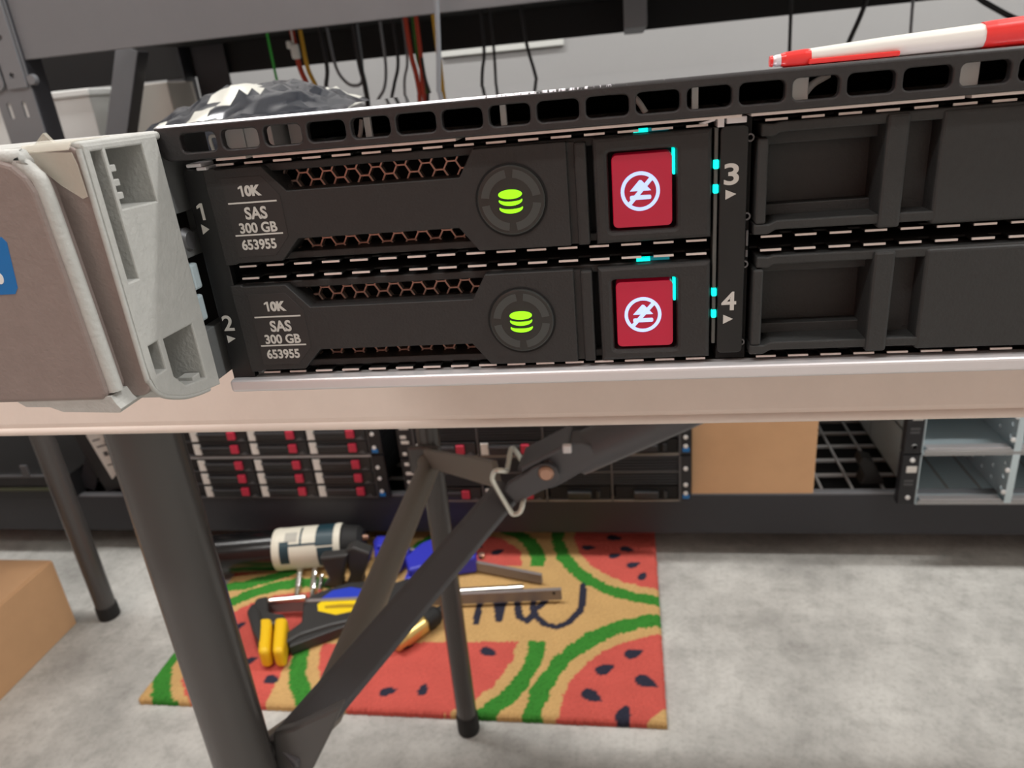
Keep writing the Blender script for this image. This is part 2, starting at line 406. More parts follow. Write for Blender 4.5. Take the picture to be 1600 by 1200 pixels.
# --- grey plastic ear that reaches towards the viewer
ear_out = [(-19.15,5.3),(-19.45,-24.5),(-19.2,-26.3),(-18.6,-28.5),(-16.9,-29.9),(-13.1,-31.7),(-9.5,-32.7),(-6.3,-33.3),(-3.3,-33.8),(-3.3,5.3)]
h1 = [(-18.0,4.4),(-18.05,-12.65),(-15.75,-12.65),(-15.75,4.4)]
h2 = [(-15.0,4.4),(-15.0,-3.3),(-7.15,-3.5),(-7.15,4.3)]
h3 = [(-17.9,-21.9),(-17.85,-26.2),(-15.55,-26.2),(-15.5,-21.9)]
h4 = [(-14.25,-22.1),(-14.25,-27.9),(-12.2,-30.2),(-6.7,-31.2),(-6.7,-22.3)]
ear = MB(EARW)
ear.plate(ear_out, [h1, h2, h3, h4], -75.0, -67.5, 'x', EARW, bev=0.25)
ear.prism([(y*0.97-0.3, z*0.985-0.1) for y, z in ear_out], 'x', -78.0, -75.0, EARW)
for z in (1.95, 0.1, -1.6): ear.box(-74, -67.7, -15.2, -13.75, z-0.45, z+0.45, EARW, bev=0.12)
ear.box(-70.8, -69.0, -17.6, -12.5, -27.9, -27.1, EARW, bev=0.15)
ear.box(-70.8, -68.3, -9.0, -6.9, -31.2, -30.2, EARW, bev=0.15)
ear_o = ear.obj('rack_ear', srv)
c = MB(EARSH)      # front of the ear body, same plastic in a shaded tone
c.prism(rrect(-110, -67.75, -28.6, 5.35, 1.6), 'y', -19.8, -18.9, EARSH, bev=0.4, seg=3)
c.box(-110, -78, -18.9, -3.4, -28.0, 5.2, EARSH)
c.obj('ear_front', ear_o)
c = MB(EARW); c.tube([(-67.85,-19.62,4.9),(-67.85,-19.7,-8),(-67.85,-19.78,-24.5),(-67.85,-19.5,-26.6),(-67.85,-18.6,-28.5),(-67.85,-16.9,-30.0),(-67.85,-13.1,-31.8),(-67.85,-9.5,-32.8),(-67.85,-6.3,-33.4)], 0.36, EARW, 10, smooth_path=4); c.obj('ear_rim', ear_o)
c = MB(EARW); c.box(-110, -67.6, -19.3, 2.5, 4.6, 5.75, EARW, bev=0.5, seg=3); c.obj('ear_top_edge', ear_o)
c = MB(EARSH)      # raised cover with rounded corner
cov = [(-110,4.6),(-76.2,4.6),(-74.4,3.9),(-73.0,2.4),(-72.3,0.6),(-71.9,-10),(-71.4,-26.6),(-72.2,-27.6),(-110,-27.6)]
c.prism(cov, 'y', -23.6, -19.2, EARSH, bev=0.75, seg=3)
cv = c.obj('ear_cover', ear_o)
c = MB(EARW)
rim = [(-110,4.75),(-76.2,4.75),(-74.3,4.05),(-72.9,2.5),(-72.15,0.6),(-71.7,-10),(-71.15,-26.6)]
c.tube([(x, -22.2, z) for x, z in rim], 1.0, EARW, 10, smooth_path=4); c.obj('cover_rim', cv)
c = MB(EARW)
c.prism([(-110,-26.7),(-86.6,-27.0),(-84.9,-28.3),(-81.2,-28.4),(-79.3,-29.2),(-70.6,-29.5),(-70.2,-28.9),(-70.7,-28.2),(-71.2,-27.0)], 'y', -23.4, -17.5, EARW, bev=0.3)
c.obj('cover_foot', cv)
c = MB(BLUE)
c.prism([(-100,-4.2),(-79.1,-4.6),(-78.6,-5.3),(-79.35,-11.2),(-80.0,-12.0),(-100,-12.0)], 'y', -23.66, -23.58, BLUE); stk = c.obj('sticker', cv)
stk['label'] = 'bright blue sticker corner with white mark'
c = MB(WHITE); c.disc(-81.5, -9.8, 0.62, 0.8, -23.7, -23.66, WHITE, 20); c.obj('sticker_mark', stk)
c = MB(TAPE)
tp = [(-75.1,5.5),(-72.4,4.9),(-68.3,4.6),(-68.0,3.1),(-67.9,-0.8),(-68.6,-1.0),(-71.0,0.8),(-73.2,3.0)]
c.prism(tp, 'y', -20.5, -20.38, TAPE)
c.prism([(-20.45,5.0),(-19.6,5.85),(-18,5.95),(-12,5.95),(-12,5.85),(-18,5.85),(-19.5,5.75),(-20.38,4.9)], 'x', -75.6, -68.6, TAPE)
c.prism([(-75.2,5.6),(-73.9,6.6),(-73.2,7.1),(-72.6,6.3),(-72.0,5.7)], 'y', -18.2, -17.6, TAPE)
tape = c.obj('clear_tape', ear_o); tape['label'] = 'folded strip of clear tape'
# inner wall between ear and number strip, with cut-outs
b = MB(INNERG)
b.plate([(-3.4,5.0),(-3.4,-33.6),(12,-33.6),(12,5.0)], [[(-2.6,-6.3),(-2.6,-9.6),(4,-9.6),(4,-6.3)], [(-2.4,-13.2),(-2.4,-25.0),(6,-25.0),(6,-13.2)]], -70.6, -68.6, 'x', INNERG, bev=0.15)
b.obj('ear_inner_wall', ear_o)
b = MB(STEELB); b.box(-70.6, -68.6, -1.6, 0.6, -18.4, -14.2, STEELB, bev=0.4); b.box(-70.6, -68.9, -1.9, 0.4, -23.6, -19.3, STEELB, bev=0.4); b.obj('latch_insert', ear_o)
b = MB(SRVG); b.lathe((-69.9,-0.2,-10.6), (-68.2,-0.2,-10.6), [(0,2.0),(0.6,2.0),(1,1.4)], SRVG, 20); b.obj('latch_screw', ear_o)
b = MB(RUBBER); b.box(-73.5, -71.4, -3.3, 12, -33.8, 5.0, RUBBER); b.obj('ear_backing', ear_o)

# ------------------------------------------------------------------ hot-swap drives (slot 1 and 2)
def build_drive():
    d = thing('hard_drive', 'black 300 GB hard drive carrier in slot 1, the upper of the two lit drives', 'hard drive', (-26.5, 38, -15.1), 'lit hard drives in the server')
    b = MB(PLASTIC, DARK)
    # carrier frame rails, sides and the sled behind
    b.box(-63.6, 10.6, 1.8, 76, -1.45, -0.25, PLASTIC, bev=0.2)
    b.box(-63.6, 10.6, 1.8, 76, -14.9, -13.75, PLASTIC, bev=0.2)
    b.box(-63.6, -55.5, 2.4, 76, -13.8, -1.4, DARK)
    b.box(-23.5, 10.6, 3.2, 76, -13.8, -1.4, DARK)
    b.box(-63, 10, 9, 76, -13.9, -1.3, DARK)
    b.obj('carrier_frame', d)
    b = MB(GRILLETINT)
    hx = []; sd = 1.3; hh = sd*3**.5
    for c in range(18):
        for r in range(8):
            cx = -57.5+1.5*sd*c; cz = -1.1-hh*r-(hh/2 if c % 2 else 0)
            p = [(cx+1.13*math.cos(math.radians(60*k)), max(-14.5, min(-0.7, cz+1.13*math.sin(math.radians(60*k))))) for k in range(6)]
            if max(q[1] for q in p)-min(q[1] for q in p) > 0.5: hx.append(p)
    b.plate([(-59.5,-0.5),(-22.5,-0.5),(-22.5,-14.7),(-59.5,-14.7)], hx, 4.2, 5.4, 'y', GRILLETINT, bev=0.05)
    g = b.obj('honeycomb_grille', d)
    # dog-bone handle
    b = MB(PLASTIC)
    pts = [(-63.75,-0.2),(-61.9,-0.2),(-61.7,-0.45),(-54.35,-0.45),(-50.95,-4.25),(-24.45,-4.25),(-22.2,-0.5),(-8.9,-0.5),(-8.9,-15.0),(-22.6,-15.0),(-25.3,-11.45),(-50.65,-11.45),(-53.9,-14.75),(-61.6,-14.75),(-61.8,-15.0),(-63.5,-15.0)]
    b.prism(pts, 'y', 0, 5.0, PLASTIC, bev=0.42, seg=3)
    h = b.obj('handle', d)
    # label on the handle
    b = MB(LABELBLK)
    b.prism([(-61.0,-1.75),(-54.6,-1.75),(-52.1,-4.8),(-52.1,-10.95),(-54.7,-13.75),(-61.0,-13.75)], 'y', -0.07, 0.05, LABELBLK, bev=0.03)
    lb = b.obj('drive_label', h)
    b = MB(PRINT); y = -0.085
    b.one(-58.6, -57.85, -4.62, -3.02, y, PRINT); b.text('0K', -57.6, -54.95, -4.65, -3.0, y, PRINT, 0.055)
    b.text('SAS', -58.35, -54.75, -8.1, -6.2, y, PRINT, 0.03)
    b.text('300 GB', -59.75, -53.6, -10.15, -8.55, y, PRINT, 0.03)
    b.text('653955', -60.0, -54.3, -12.75, -11.1, y, PRINT, 0.03)
    b.box(-60.7, -52.8, y-0.02, y+0.02, -5.66, -5.42, PRINT); b.box(-60.7, -52.85, y-0.02, y+0.02, -10.55, -10.31, PRINT)
    b.obj('lettering', lb)
    # lens
    b = MB(LENS)
    b.disc(-17.15, -7.9, 5.25, 5.25, -0.12, 1, DARK, 64)
    b.disc(-17.15, -7.9, 4.98, 4.98, -0.42, 0.5, LENS, 64, bev=0.25)
    for a in (8, 98, 188, 278): b.ringxz(-17.15, -7.9, 3.2, 4.35, -0.46, -0.40, LENSR, a, a+74, 60)
    ln = b.obj('status_lens', h)
    b = MB(GREEN)
    b.disc(-17.2, -7.0, 1.72, 0.66, -0.56, -0.42, GREEN, 36)
    for cz in (-8.12, -9.2):
        arc = [(-17.2+1.72*math.cos(t), cz+0.35-0.58*math.sin(t)) for t in [PI*k/16 for k in range(17)]]
        arc2 = [(-17.2+1.72*math.cos(t), cz+0.55-0.10*math.sin(t)*3.2) for t in [PI*(16-k)/16 for k in range(17)]]
        up = [(-17.2+1.62*math.cos(t), cz+0.42-0.34*math.sin(t)) for t in [PI*(16-k)/16 for k in range(17)]]
        lo = [(-17.2+1.72*math.cos(t), cz+0.30-0.80*math.sin(t)) for t in [PI*k/16 for k in range(17)]]
        for k in range(16):
            u = 16-k
            b.prism([lo[k], lo[k+1], up[u-1], up[u]], 'y', -0.56, -0.42, GREEN)
    o = b.obj('drive_icon', ln); o['label'] = 'glowing green stacked-disc drive icon'
    b = MB(PLASTIC); b.box(-7.85, -6.15, 0.05, 5, -15.05, -0.75, PLASTIC, bev=0.3); b.box(-8.9, -7.8, 0.8, 5, -14.9, -0.7, PLASTIC); b.obj('end_rib', d)
    # latch block with window for the red button
    b = MB(PLASTIC)
    b.plate([(-5.3,-0.45),(10.85,-0.25),(10.85,-14.95),(-5.2,-15.05)], [rrect(-3.25, 6.15, -13.35, -2.4, 0.45)], 0.0, 6.0, 'y', PLASTIC, bev=0.55)
    b.box(-3.4, 6.3, 4.5, 6, -13.5, -2.2, DARK)
    lt = b.obj('latch_block', d)
    b = MB(RED); b.prism(rrect(-2.75, 5.55, -12.95, -2.85, 0.7), 'y', 0.35, 4.4, RED, bev=0.55, seg=3)
    rb = b.obj('release_button', lt); rb['label'] = 'translucent red backlit release button'
    b = MB(ICONW); y0, y1 = 0.28, 0.36
    cx, cz = 1.15, -7.95
    b.ringxz(cx, cz, 2.22, 2.72, y0, y1, ICONW)
    b.prism([(cx-1.45,cz+0.05),(cx-0.1,cz+1.55),(cx+0.2,cz+1.5),(cx+1.5,cz+0.05)], 'y', y0, y1, ICONW)
    b.prism(rrect(cx-1.45, cx+1.5, cz-1.15, cz-0.55, 0.2), 'y', y0, y1, ICONW)
    b.prism([(cx-1.75,cz-1.55),(cx-1.35,cz-1.95),(cx+1.75,cz+1.5),(cx+1.35,cz+1.9)], 'y', y0-0.03, y1-0.02, ICONW)
    o = b.obj('eject_icon', rb); o['label'] = 'glowing pale blue crossed-out eject icon in a circle'
    b = MB(CYAN); b.box(5.62, 5.98, 0.5, 3, -6.0, -2.55, CYAN, bev=0.08); b.obj('light_guide', lt)
    b = MB(CYAND); b.box(0.4, 2.4, 1.9, 3.0, -0.22, 0.25, CYAN); b.box(2.4, 5.2, 2.2, 3.2, -0.2, 0.2, CYAND); b.obj('light_guide', lt)
    return d
drv = build_drive()
d2 = copy_tree(drv, shift=(0, 0, -18.13)); d2['label'] = 'black 300 GB hard drive carrier in slot 2, the lower of the two lit drives'

# ------------------------------------------------------------------ drive blanks (slot 3 and 4)
def build_blank():
    d = thing('drive_blank', 'empty black plastic drive blank in slot 3, above the one in slot 4', 'drive blank', (54, 20, -15.0), 'drive blanks in the server')
    b = MB(PLASTIC2, DARK)
    b.box(16.75, 18.2, -0.2, 14, -13.5, -2.1, PLASTIC2, bev=0.3)                     # side bar
    b.prism([(16.6,-13.5),(18.6,-13.6),(19.6,-13.1),(92,-13.0),(92,-14.5),(19.6,-14.4),(18.6,-15.0),(16.6,-15.0)], 'y', -0.15, 14, PLASTIC2, bev=0.22)
    b.prism([(17.2,-0.3),(18.8,-0.4),(19.6,-0.2),(92,-0.1),(92,-1.4),(19.6,-1.5),(18.8,-2.0),(17.2,-1.9)], 'y', 0.1, 14, PLASTIC2, bev=0.2)
    b.box(18.0, 92, 6.5, 8, -14, -1.0, PLASTIC2)                                    # recessed floor plate
    b.prism([(18.2,-1.4),(40,-1.4),(40,-3.3),(18.2,-3.3)], 'y', 3.2, 7, PLASTIC2, bev=0.2)
    b.box(18.2, 40, 4.2, 7, -13.2, -11.6, PLASTIC2, bev=0.15)
    b.obj('blank_frame', d)
    b = MB(PLASTIC2); b.prism([(32.75,-0.3),(35.6,-0.3),(35.6,-15.0),(32.75,-15.0)], 'y', -0.5, 6.6, PLASTIC2, bev=0.4); b.obj('grip_rib', d)
    b = MB(PLASTIC2); b.box(35.6, 39.6, 3.2, 6.6, -14.2, -3.0, PLASTIC2, bev=0.15); b.obj('inner_step', d)
    b = MB(PLASTIC2); b.box(39.5, 92, -0.2, 6.4, -14.95, -0.35, PLASTIC2, bev=0.5, seg=3); b.obj('blank_panel', d)
    return d
bl = build_blank()
b2 = copy_tree(bl, shift=(0, 0, -17.9)); b2['label'] = 'empty black plastic drive blank in slot 4, below the one in slot 3'

# ------------------------------------------------------------------ on the server lid
def bag():
    m = MB(BAGM, BAGL); n, k = 46, 28
    vs = []
    for j in range(k):
        for i in range(n):
            u, v = i/(n-1), j/(k-1)
            x = -206+u*134; y = 122+v*120+6*math.sin(u*5)
            e = (max(0, math.sin(PI*u))*max(0, math.sin(PI*v)))**0.22
            hgt = 7.6*math.exp(-((u-0.52)/0.22)**2)+1.9+0.8*math.exp(-((u-0.85)/0.12)**2)
            q = Vector((x*0.055, y*0.055, 1.3))
            fold = abs(noise.noise(q*1.3))*5.5+abs(noise.noise(q*3.1))*3.2+abs(noise.noise(q*6.5))*1.6
            z = -36.3+e*(42.4+max(0.4, hgt-2.2+fold))
            vs.append((x, y, z))
    fs = [(j*n+i, j*n+i+1, (j+1)*n+i+1, (j+1)*n+i) for j in range(k-1) for i in range(n-1)]
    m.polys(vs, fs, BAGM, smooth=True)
    m.polys([(-204,124,-36.3),(-74,124,-36.3),(-74,240,-36.3),(-204,240,-36.3)], [(0,3,2,1)], BAGM)
    for i, f in enumerate(m.bm.faces):
        c = f.calc_center_median()
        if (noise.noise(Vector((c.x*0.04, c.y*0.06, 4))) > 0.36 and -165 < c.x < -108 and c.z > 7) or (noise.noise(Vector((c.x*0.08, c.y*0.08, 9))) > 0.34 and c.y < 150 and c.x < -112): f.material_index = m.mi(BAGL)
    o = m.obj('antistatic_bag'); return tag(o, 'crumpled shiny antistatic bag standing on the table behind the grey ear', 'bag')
bag()
mk = thing('marker', 'red and white pen-like tool lying on the server lid', 'tool', (55, 13, 6.3))
b = MB(TOOLW); b.lathe((22.4,12,7.3), (48.6,13,7.9), [(0,0.92),(0.06,1.02),(0.5,1.38),(1,1.62)], TOOLW, 10); b.obj('white_barrel', mk)
b = MB(TOOLR); b.lathe((21.4,12,7.25), (25.4,12.1,7.3), [(0,0.85),(0.15,1.0),(0.8,1.14),(1,1.1)], TOOLR, 16)
b.lathe((20.3,12,7.2), (21.4,12,7.25), [(0,0.6),(0.4,0.78),(1,0.82)], SILVER, 16)
b.lathe((19.9,12,7.2), (20.3,12,7.2), [(0,0.7),(1,0.8)], TOOLR, 16)
b.obj('red_tip', mk)
b = MB(TOOLR); b.box(25.0, 37.0, 10.6, 11.6, 6.35, 7.05, TOOLR, bev=0.2); b.obj('red_stripe', mk)
b = MB(TOOLR); b.lathe((48.0,13,7.95), (95,14,9.0), [(0,1.7),(0.03,1.78),(0.3,2.05),(1,2.6)], TOOLR, 24); b.obj('red_cap', mk)
# ------------------------------------------------------------------ folding table under the server
FZ = -776
tb = thing('folding_table', 'beige-topped folding table with dark grey folding legs, carrying the server', 'table', (300, 360, FZ))
b = MB(TABLE); b.box(-460, 1080, 64, 660, -75, -36.4, TABLE, bev=3.2, seg=4)
b.tube([(-458,65.0,-74.4),(1078,65.0,-74.4)], 1.4, TABLE, 12)
b.obj('tabletop', tb)
def leg(p0, p1, r, par, cap=35):
    c = MB(LEGM); c.tube([p0, p1], r, LEGM, 28); l = c.obj('leg', par)
    c = MB(RUBBER); d = (Vector(p0)-Vector(p1)).normalized(); q = Vector(p1)
    c.lathe(q+d*cap, q, [(0,r+0.8),(0.1,r+1.4),(0.9,r+1.4),(1,r+0.6)], RUBBER, 28); c.obj('foot_cap', l); return l
leg((-190,128,-75), (-194,128,FZ), 13.6, tb)
leg((-221,588,-75), (-227,591,FZ), 13.0, tb, 30)
leg((880,128,-75), (880,128,FZ), 13.6, tb); leg((880,590,-75), (880,591,FZ), 13.0, tb, 30)
b = MB(LEGM); b.tube([(-225,582,-366),(-219,560,-366),(-196,215,-345),(-189,150,-303)], [11.5]*4, ARMT, 20); b.obj('crossbar', tb)
b = MB(LEGM); b.box(-244,-206,572,578,-380,-346, LEGM, bev=4); b.tube([(-226,571,-362),(-226,568,-362)], 4.5, RIVET, 14); b.obj('leg_bracket', tb)
# brace arm from near leg: open channel
def bar(p0, p1, prof, m, name, par, up=(0,0,1), bev=0):
    M, L = plane_frame(p0, p1, up); c = MB(m)
    c.prism(prof, 'x', 0, L, m, bev=bev, mtx=M); return c.obj(name, par)
bar((-182,140,-292), (-93,331,-256), [(-15,-2),(-3,-11),(13,-9),(15,-6),(2,10),(-2,10),(-15,2)], BRACEM, 'brace_arm', tb, bev=0.8)
bar((-226,578,-362), (-98,344,-250), [(-2.2,-10),(2.2,-10),(2.2,10),(-2.2,10)], ARMT, 'brace_arm', tb, bev=0.8)
b = MB(LEGM); b.prism([(-178.4,-274.5),(-167.6,-270.5),(-138.1,-253.2),(-146.2,-269.0),(-162.4,-297.8),(-183.4,-304.0)], 'y', 136, 142, LEGM, bev=1.5); b.obj('leg_bracket', tb)
# centre hinge
b = MB(BRACEM)
b.prism([(-88.0,-245.9),(-85.3,-240.0),(-73.9,-233.2),(-67.1,-228.0),(-61.9,-225.6),(-56.4,-225.7),(-52.0,-228.6),(-50.2,-233.4),(-51.3,-238.2),(-54.9,-241.6),(-65.6,-247.4),(-81.1,-255.9)], 'y', 314, 319, BRACEM, bev=1.0)
hg = b.obj('hinge', tb)
b = MB(RIVET); q = [(-58.7,-231.7)][0]; b.lathe((q[0],311,q[1]), (q[0],345,q[1]), [(0,3.8),(0.04,5.2),(0.08,5.2),(1,5.2)], RIVET, 20); b.obj('rivet', hg)
b = MB(BRACEM)
b.prism([(-79.6,-233.5),(-57.0,-221.6),(-43.0,-213.7),(-36.6,-213.3),(-29.7,-215.8),(-25.3,-222.0),(-23.9,-227.3),(-37.9,-237.3),(-52.7,-246.6),(-63.4,-250.0),(-67.3,-243.0),(-73.9,-239.0)], 'y', 321, 340, BRACEM, bev=1.5)
b.prism([(-76.7,-229.1),(-56.7,-218.4),(-43.2,-211.1),(-42.2,-214.4),(-54.7,-220.8),(-75.3,-233.1)], 'y', 316, 345, BRACEM, bev=1.2)
t0, t1 = [(-39.5,-230.2),(-1.3,-212.0)]
d_ = Vector((t1[0]-t0[0], 0, t1[1]-t0[1])).normalized(); k_ = (-78-t1[1])/d_.z
b.tube([(t0[0],335,t0[1]), (t1[0]+d_.x*k_,335,-78)], 14.2, BRACEM, 28)
b.obj('brace_tube', tb)
b = MB(SILVER); q = [(-44.0,-214.5)][0]; b.box(q[0]-3, q[0]+3, 313, 317, q[1]-3, q[1]+3, SILVER, bev=1); b.obj('hinge_clip', hg)
b = MB(WIRE)
fr = [(-84.9,-229.3),(-88.0,-226.9),(-91.5,-227.3),(-93.5,-230.6),(-93.3,-236.5),(-84.5,-257.7),(-81.2,-260.3),(-77.6,-258.2),(-75.9,-253.7)]
b.tube([(fr[0][0],345,fr[0][1]),(fr[0][0],322,fr[0][1])]+[(x,309+(4 if i in (0,8) else 0),z) for i, (x,z) in enumerate(fr)]+[(fr[8][0],324,fr[8][1]),(fr[8][0],347,fr[8][1])], 1.9, WIRE, 12, smooth_path=4, closed=True); b.obj('locking_ring', tb)

# second table: only its corner leg shows beyond the cardboard box
t2 = thing('folding_table', 'second folding table whose dark leg stands behind the cardboard box on the floor', 'table', (-1300, 520, FZ))
b = MB(TABLE); b.box(-1750, -868, 170, 830, -75, -38, TABLE, bev=3); b.obj('tabletop', t2)
leg((-902,790,-75), (-896,790,FZ), 16, t2, 25)
for x, y in ((-1700,790),(-1700,210),(-902,210)): leg((x,y,-75), (x,y,FZ), 16, t2, 25)

# ------------------------------------------------------------------ watermelon doormat
def doormat():
    X0, X1, Y0, Y1 = -719.0, 30.0, 607.0, 1046.0
    TAN, RED_, GRN, DRK = lin((214,174,116)), lin((214,98,88)), lin((66,142,56)), lin((54,55,70))
    GRN2 = lin((56,124,48))
    seeds = [(-354.7,729.1,1.4,0),(-302,644.9,1,1.57),(-351,639,1.1,.3),(-222,721.5,1.2,-.4),(-51,695.4,1.3,.5),(-11,728,1.3,.4),(5.6,674.6,1.5,-.5),(-67,646,1.4,-.6),(-24.5,618,1.4,1.3),
             (-585,685.5,1.2,.7),(-530.8,651,1.2,-.4),(-42,1013,1.2,-.2),(-19.3,978.6,1.1,-.4),(-41,959.6,1.0,.4),(-86,983,1.1,0),(-9,935,1.1,.5),(-262,700,0.9,.3),(-420,690,1.2,.4),(-247,968,1.1,.6),(-290,985,1.2,-.3),(-640,760,1.1,1.0),(5,905,1,1.2)]
    strokes = [[(-91.6,878.6),(-88.9,846.6),(-92.8,815.2),(-109.0,788.4),(-125.8,778.5),(-144.0,783.5),(-159.1,799.6),(-167.9,819.5),(-168.7,844.2),(-161.0,860.4),(-151.0,855.1),(-149.4,838.5),(-158.1,822.9),(-165.5,816.5)],[(-252.1,783.1),(-254.3,816.6),(-255.2,844.8),(-244.1,854.8),(-230.3,842.4),(-216.9,790.9)],[(-216.9,790.9),(-216.4,827.1),(-212.4,849.3),(-202.3,852.8),(-192.6,827.9),(-186.1,797.9),(-173.5,789.6),(-166.0,803.1)],[(-307.2,781.8),(-318.3,802.3),(-318.5,830.1),(-306.4,843.3),(-290.2,827.9),(-287.9,797.3),(-296.3,779.3),(-307.2,781.8)]]
    def segd(px, py, poly):
        d = 1e9
        for (ax,ay),(bx,by) in zip(poly, poly[1:]):
            dx, dy = bx-ax, by-ay; t = max(0, min(1, ((px-ax)*dx+(py-ay)*dy)/(dx*dx+dy*dy+1e-9)))
            d = min(d, math.hypot(px-ax-t*dx, py-ay-t*dy))
        return d
    def col(x, y):
        w = noise.noise(Vector((x*.05,y*.05,0)))*4+noise.noise(Vector((x*.22,y*.22,5)))*3
        # each slice: centre, half-plane test, red / green radii
        def sl(cx, cy, rr, g0, g1, side):
            nonlocal c
            r = math.hypot(x-cx, y-cy)+w
            if not side: return
            if r < rr: c = RED_
            elif g0 < r < g1: c = GRN if noise.noise(Vector((x*.3,y*.3,9))) < .35 else GRN2
        c = TAN
        sl(55, 603, 166, 185, 211, (x-30)+(y-602)*1.2 < 60 or y > 640)
        if x > 5 and (30-x)+(y-602) < 30: c = TAN
        sl(45, 1033, 160, 178, 201, y > 800)
        sl(-291, 927, 92, 106, 132, y > 927+w*.4)
        sl(-332, 738, 150, 168, 193, y < 736+(x+332)*.06+w*.4)
        sl(-560, 715, 132, 146, 172, x < -522+w*.4)
        sl(-740, 1050, 165, 182, 206, True)
        if c is RED_:
            for sx, sy, k, a in seeds:
                dx, dy = x-sx, y-sy; u = dx*math.cos(a)+dy*math.sin(a); v = -dx*math.sin(a)+dy*math.cos(a)
                if (u/(11*k))**2+(v/(6.5*k*(1-u/(26*k))))**2 < 1: c = DRK
        if -300 < x < -60 and 750 < y < 900:
            for s_ in strokes:
                if segd(x, y, s_) < 5.6+w*.25: c = DRK
        k = 0.92+0.16*noise.noise(Vector((x*.4,y*.4,3)))+0.08*noise.noise(Vector((x*.03,y*.03,8)))
        return (c[0]*k, c[1]*k, c[2]*k, 1)
    st = 2.4; nx, ny = int((X1-X0)/st)+1, int((Y1-Y0)/st)+1
    b = MB(bpy.data.materials.new('coir_pile')); m = b.mats[0]; m.use_nodes = True
    nt = m.node_tree; at = nt.nodes.new('ShaderNodeVertexColor'); at.layer_name = 'pile'
    P = nt.nodes['Principled BSDF']; nt.links.new(at.outputs['Color'], P.inputs['Base Color']); P.inputs['Roughness'].default_value = 0.95
    P.inputs['Specular IOR Level'].default_value = 0.1
    tc = nt.nodes.new('ShaderNodeTexCoord'); nn = nt.nodes.new('ShaderNodeTexNoise'); nn.inputs['Scale'].default_value = 700; nn.inputs['Detail'].default_value = 4
    bp = nt.nodes.new('ShaderNodeBump'); bp.inputs['Strength'].default_value = .7; bp.inputs['Distance'].default_value = .002
    nt.links.new(tc.outputs['Object'], nn.inputs['Vector']); nt.links.new(nn.outputs['Fac'], bp.inputs['Height']); nt.links.new(bp.outputs['Normal'], P.inputs['Normal'])
    vs, cs = [], []
    for j in range(ny):
        for i in range(nx):
            x, y = X0+i*st, Y0+j*st
            ex = min(i, nx-1-i, j, ny-1-j)
            jit = 0 if ex else 2.2*noise.noise(Vector((x*.3,y*.3,2)))
            z = -764.5+1.2*noise.noise(Vector((x*.25,y*.25,1)))-(4 if ex == 0 else (1.2 if ex == 1 else 0))
            vs.append((x+jit, y+jit, z)); cs.append(col(x, y))
    fs = [(j*nx+i, j*nx+i+1, (j+1)*nx+i+1, (j+1)*nx+i) for j in range(ny-1) for i in range(nx-1)]
    bnd = [i for i in range(nx)]+[j*nx+nx-1 for j in range(1,ny)]+[(ny-1)*nx+i for i in range(nx-2,-1,-1)]+[j*nx for j in range(ny-2,0,-1)]
    n0 = len(vs)
    for q in bnd:
        v = vs[q]; vs.append((v[0], v[1], FZ+0.2)); cs.append(tuple(x*.9 for x in cs[q][:3])+(1,))
    k = len(bnd)
    fs += [(bnd[(q+1) % k], bnd[q], n0+q, n0+(q+1) % k) for q in range(k)]
    b.polys(vs, fs, m)
    o = b.obj('doormat'); ca = o.data.color_attributes.new('pile', 'FLOAT_COLOR', 'POINT')
    for i, c in enumerate(cs): ca.data[i].color = c
    tag(o, 'coir doormat printed with red watermelon slices on the concrete floor', 'doormat')
doormat()

# ------------------------------------------------------------------ tools lying on the doormat
MZ = -763
cl = thing('bar_clamp', 'black bar clamp with yellow pads and blue and yellow badge on doormat', 'clamp', (-480, 800, MZ))
b = MB(BARM); M, L = plane_frame((-604,788,-748), (-122,836,-748)); b.prism([(-3.2,-10),(3.2,-10),(3.2,10),(-3.2,10)], 'x', 0, L, BARM, bev=.6, mtx=M); bo = b.obj('steel_bar', cl)
b = MB(DARK); b.lathe(M @ Vector((L-12,-4,4)), M @ Vector((L-12,-3,4)), [(0,2.4),(1,2.4)], DARK, 12); b.obj('bar_hole', bo)
b = MB(CLBLK)
b.prism([(-614.6,765.8),(-617.5,792.2),(-600.5,799.1),(-581.4,760.9),(-552.1,756.0),(-542.2,738.8),(-577.3,727.4),(-577.6,706.3)], 'z', MZ, -733, CLBLK, bev=4)
b.prism([(-614.8,755.0),(-615.5,776.4),(-593.7,758.8),(-572.2,723.0),(-558.7,686.5),(-584.0,712.7)], 'z', MZ, -728, CLBLK, bev=4)
b.obj('fixed_jaw', cl)
for P in ([(-586.5,740.6),(-566.1,742.8),(-536.9,671.4),(-553.5,668.1)], [(-561.9,743.0),(-541.5,745.2),(-515.2,672.4),(-532.4,670.3)]):
    b = MB(CLYEL); b.prism(P, 'z', MZ+1, -728, CLYEL, bev=7, seg=3); b.obj('yellow_pad', cl)
b = MB(CLBLK)
b.prism([(-540.9,801.6),(-520.8,823.2),(-479.5,847.7),(-420.0,854.2),(-373.7,847.0),(-362.2,805.5),(-396.9,779.9),(-431.6,758.0),(-472.6,742.0),(-510.8,720.7),(-527.9,700.7),(-540.3,716.7),(-522.8,748.8)], 'z', -762.8, -741, CLBLK, bev=4)
b.prism([(-529.2,727.0),(-473.0,756.5),(-435.6,769.6),(-431.6,758.0),(-465.4,736.5),(-521.7,698.3)], 'z', -762.8, -746, CLBLK, bev=2)
bd = b.obj('clamp_body', cl)
b = MB(BADGEY); b.prism([(-511.3,788.1),(-505.3,797.6),(-434.9,804.5),(-433.0,779.9),(-471.1,765.1),(-504.1,773.0)], 'z', -741.4, -740, BADGEY, bev=.4); bg = b.obj('badge', bd); bg['label'] = 'yellow half of the badge'
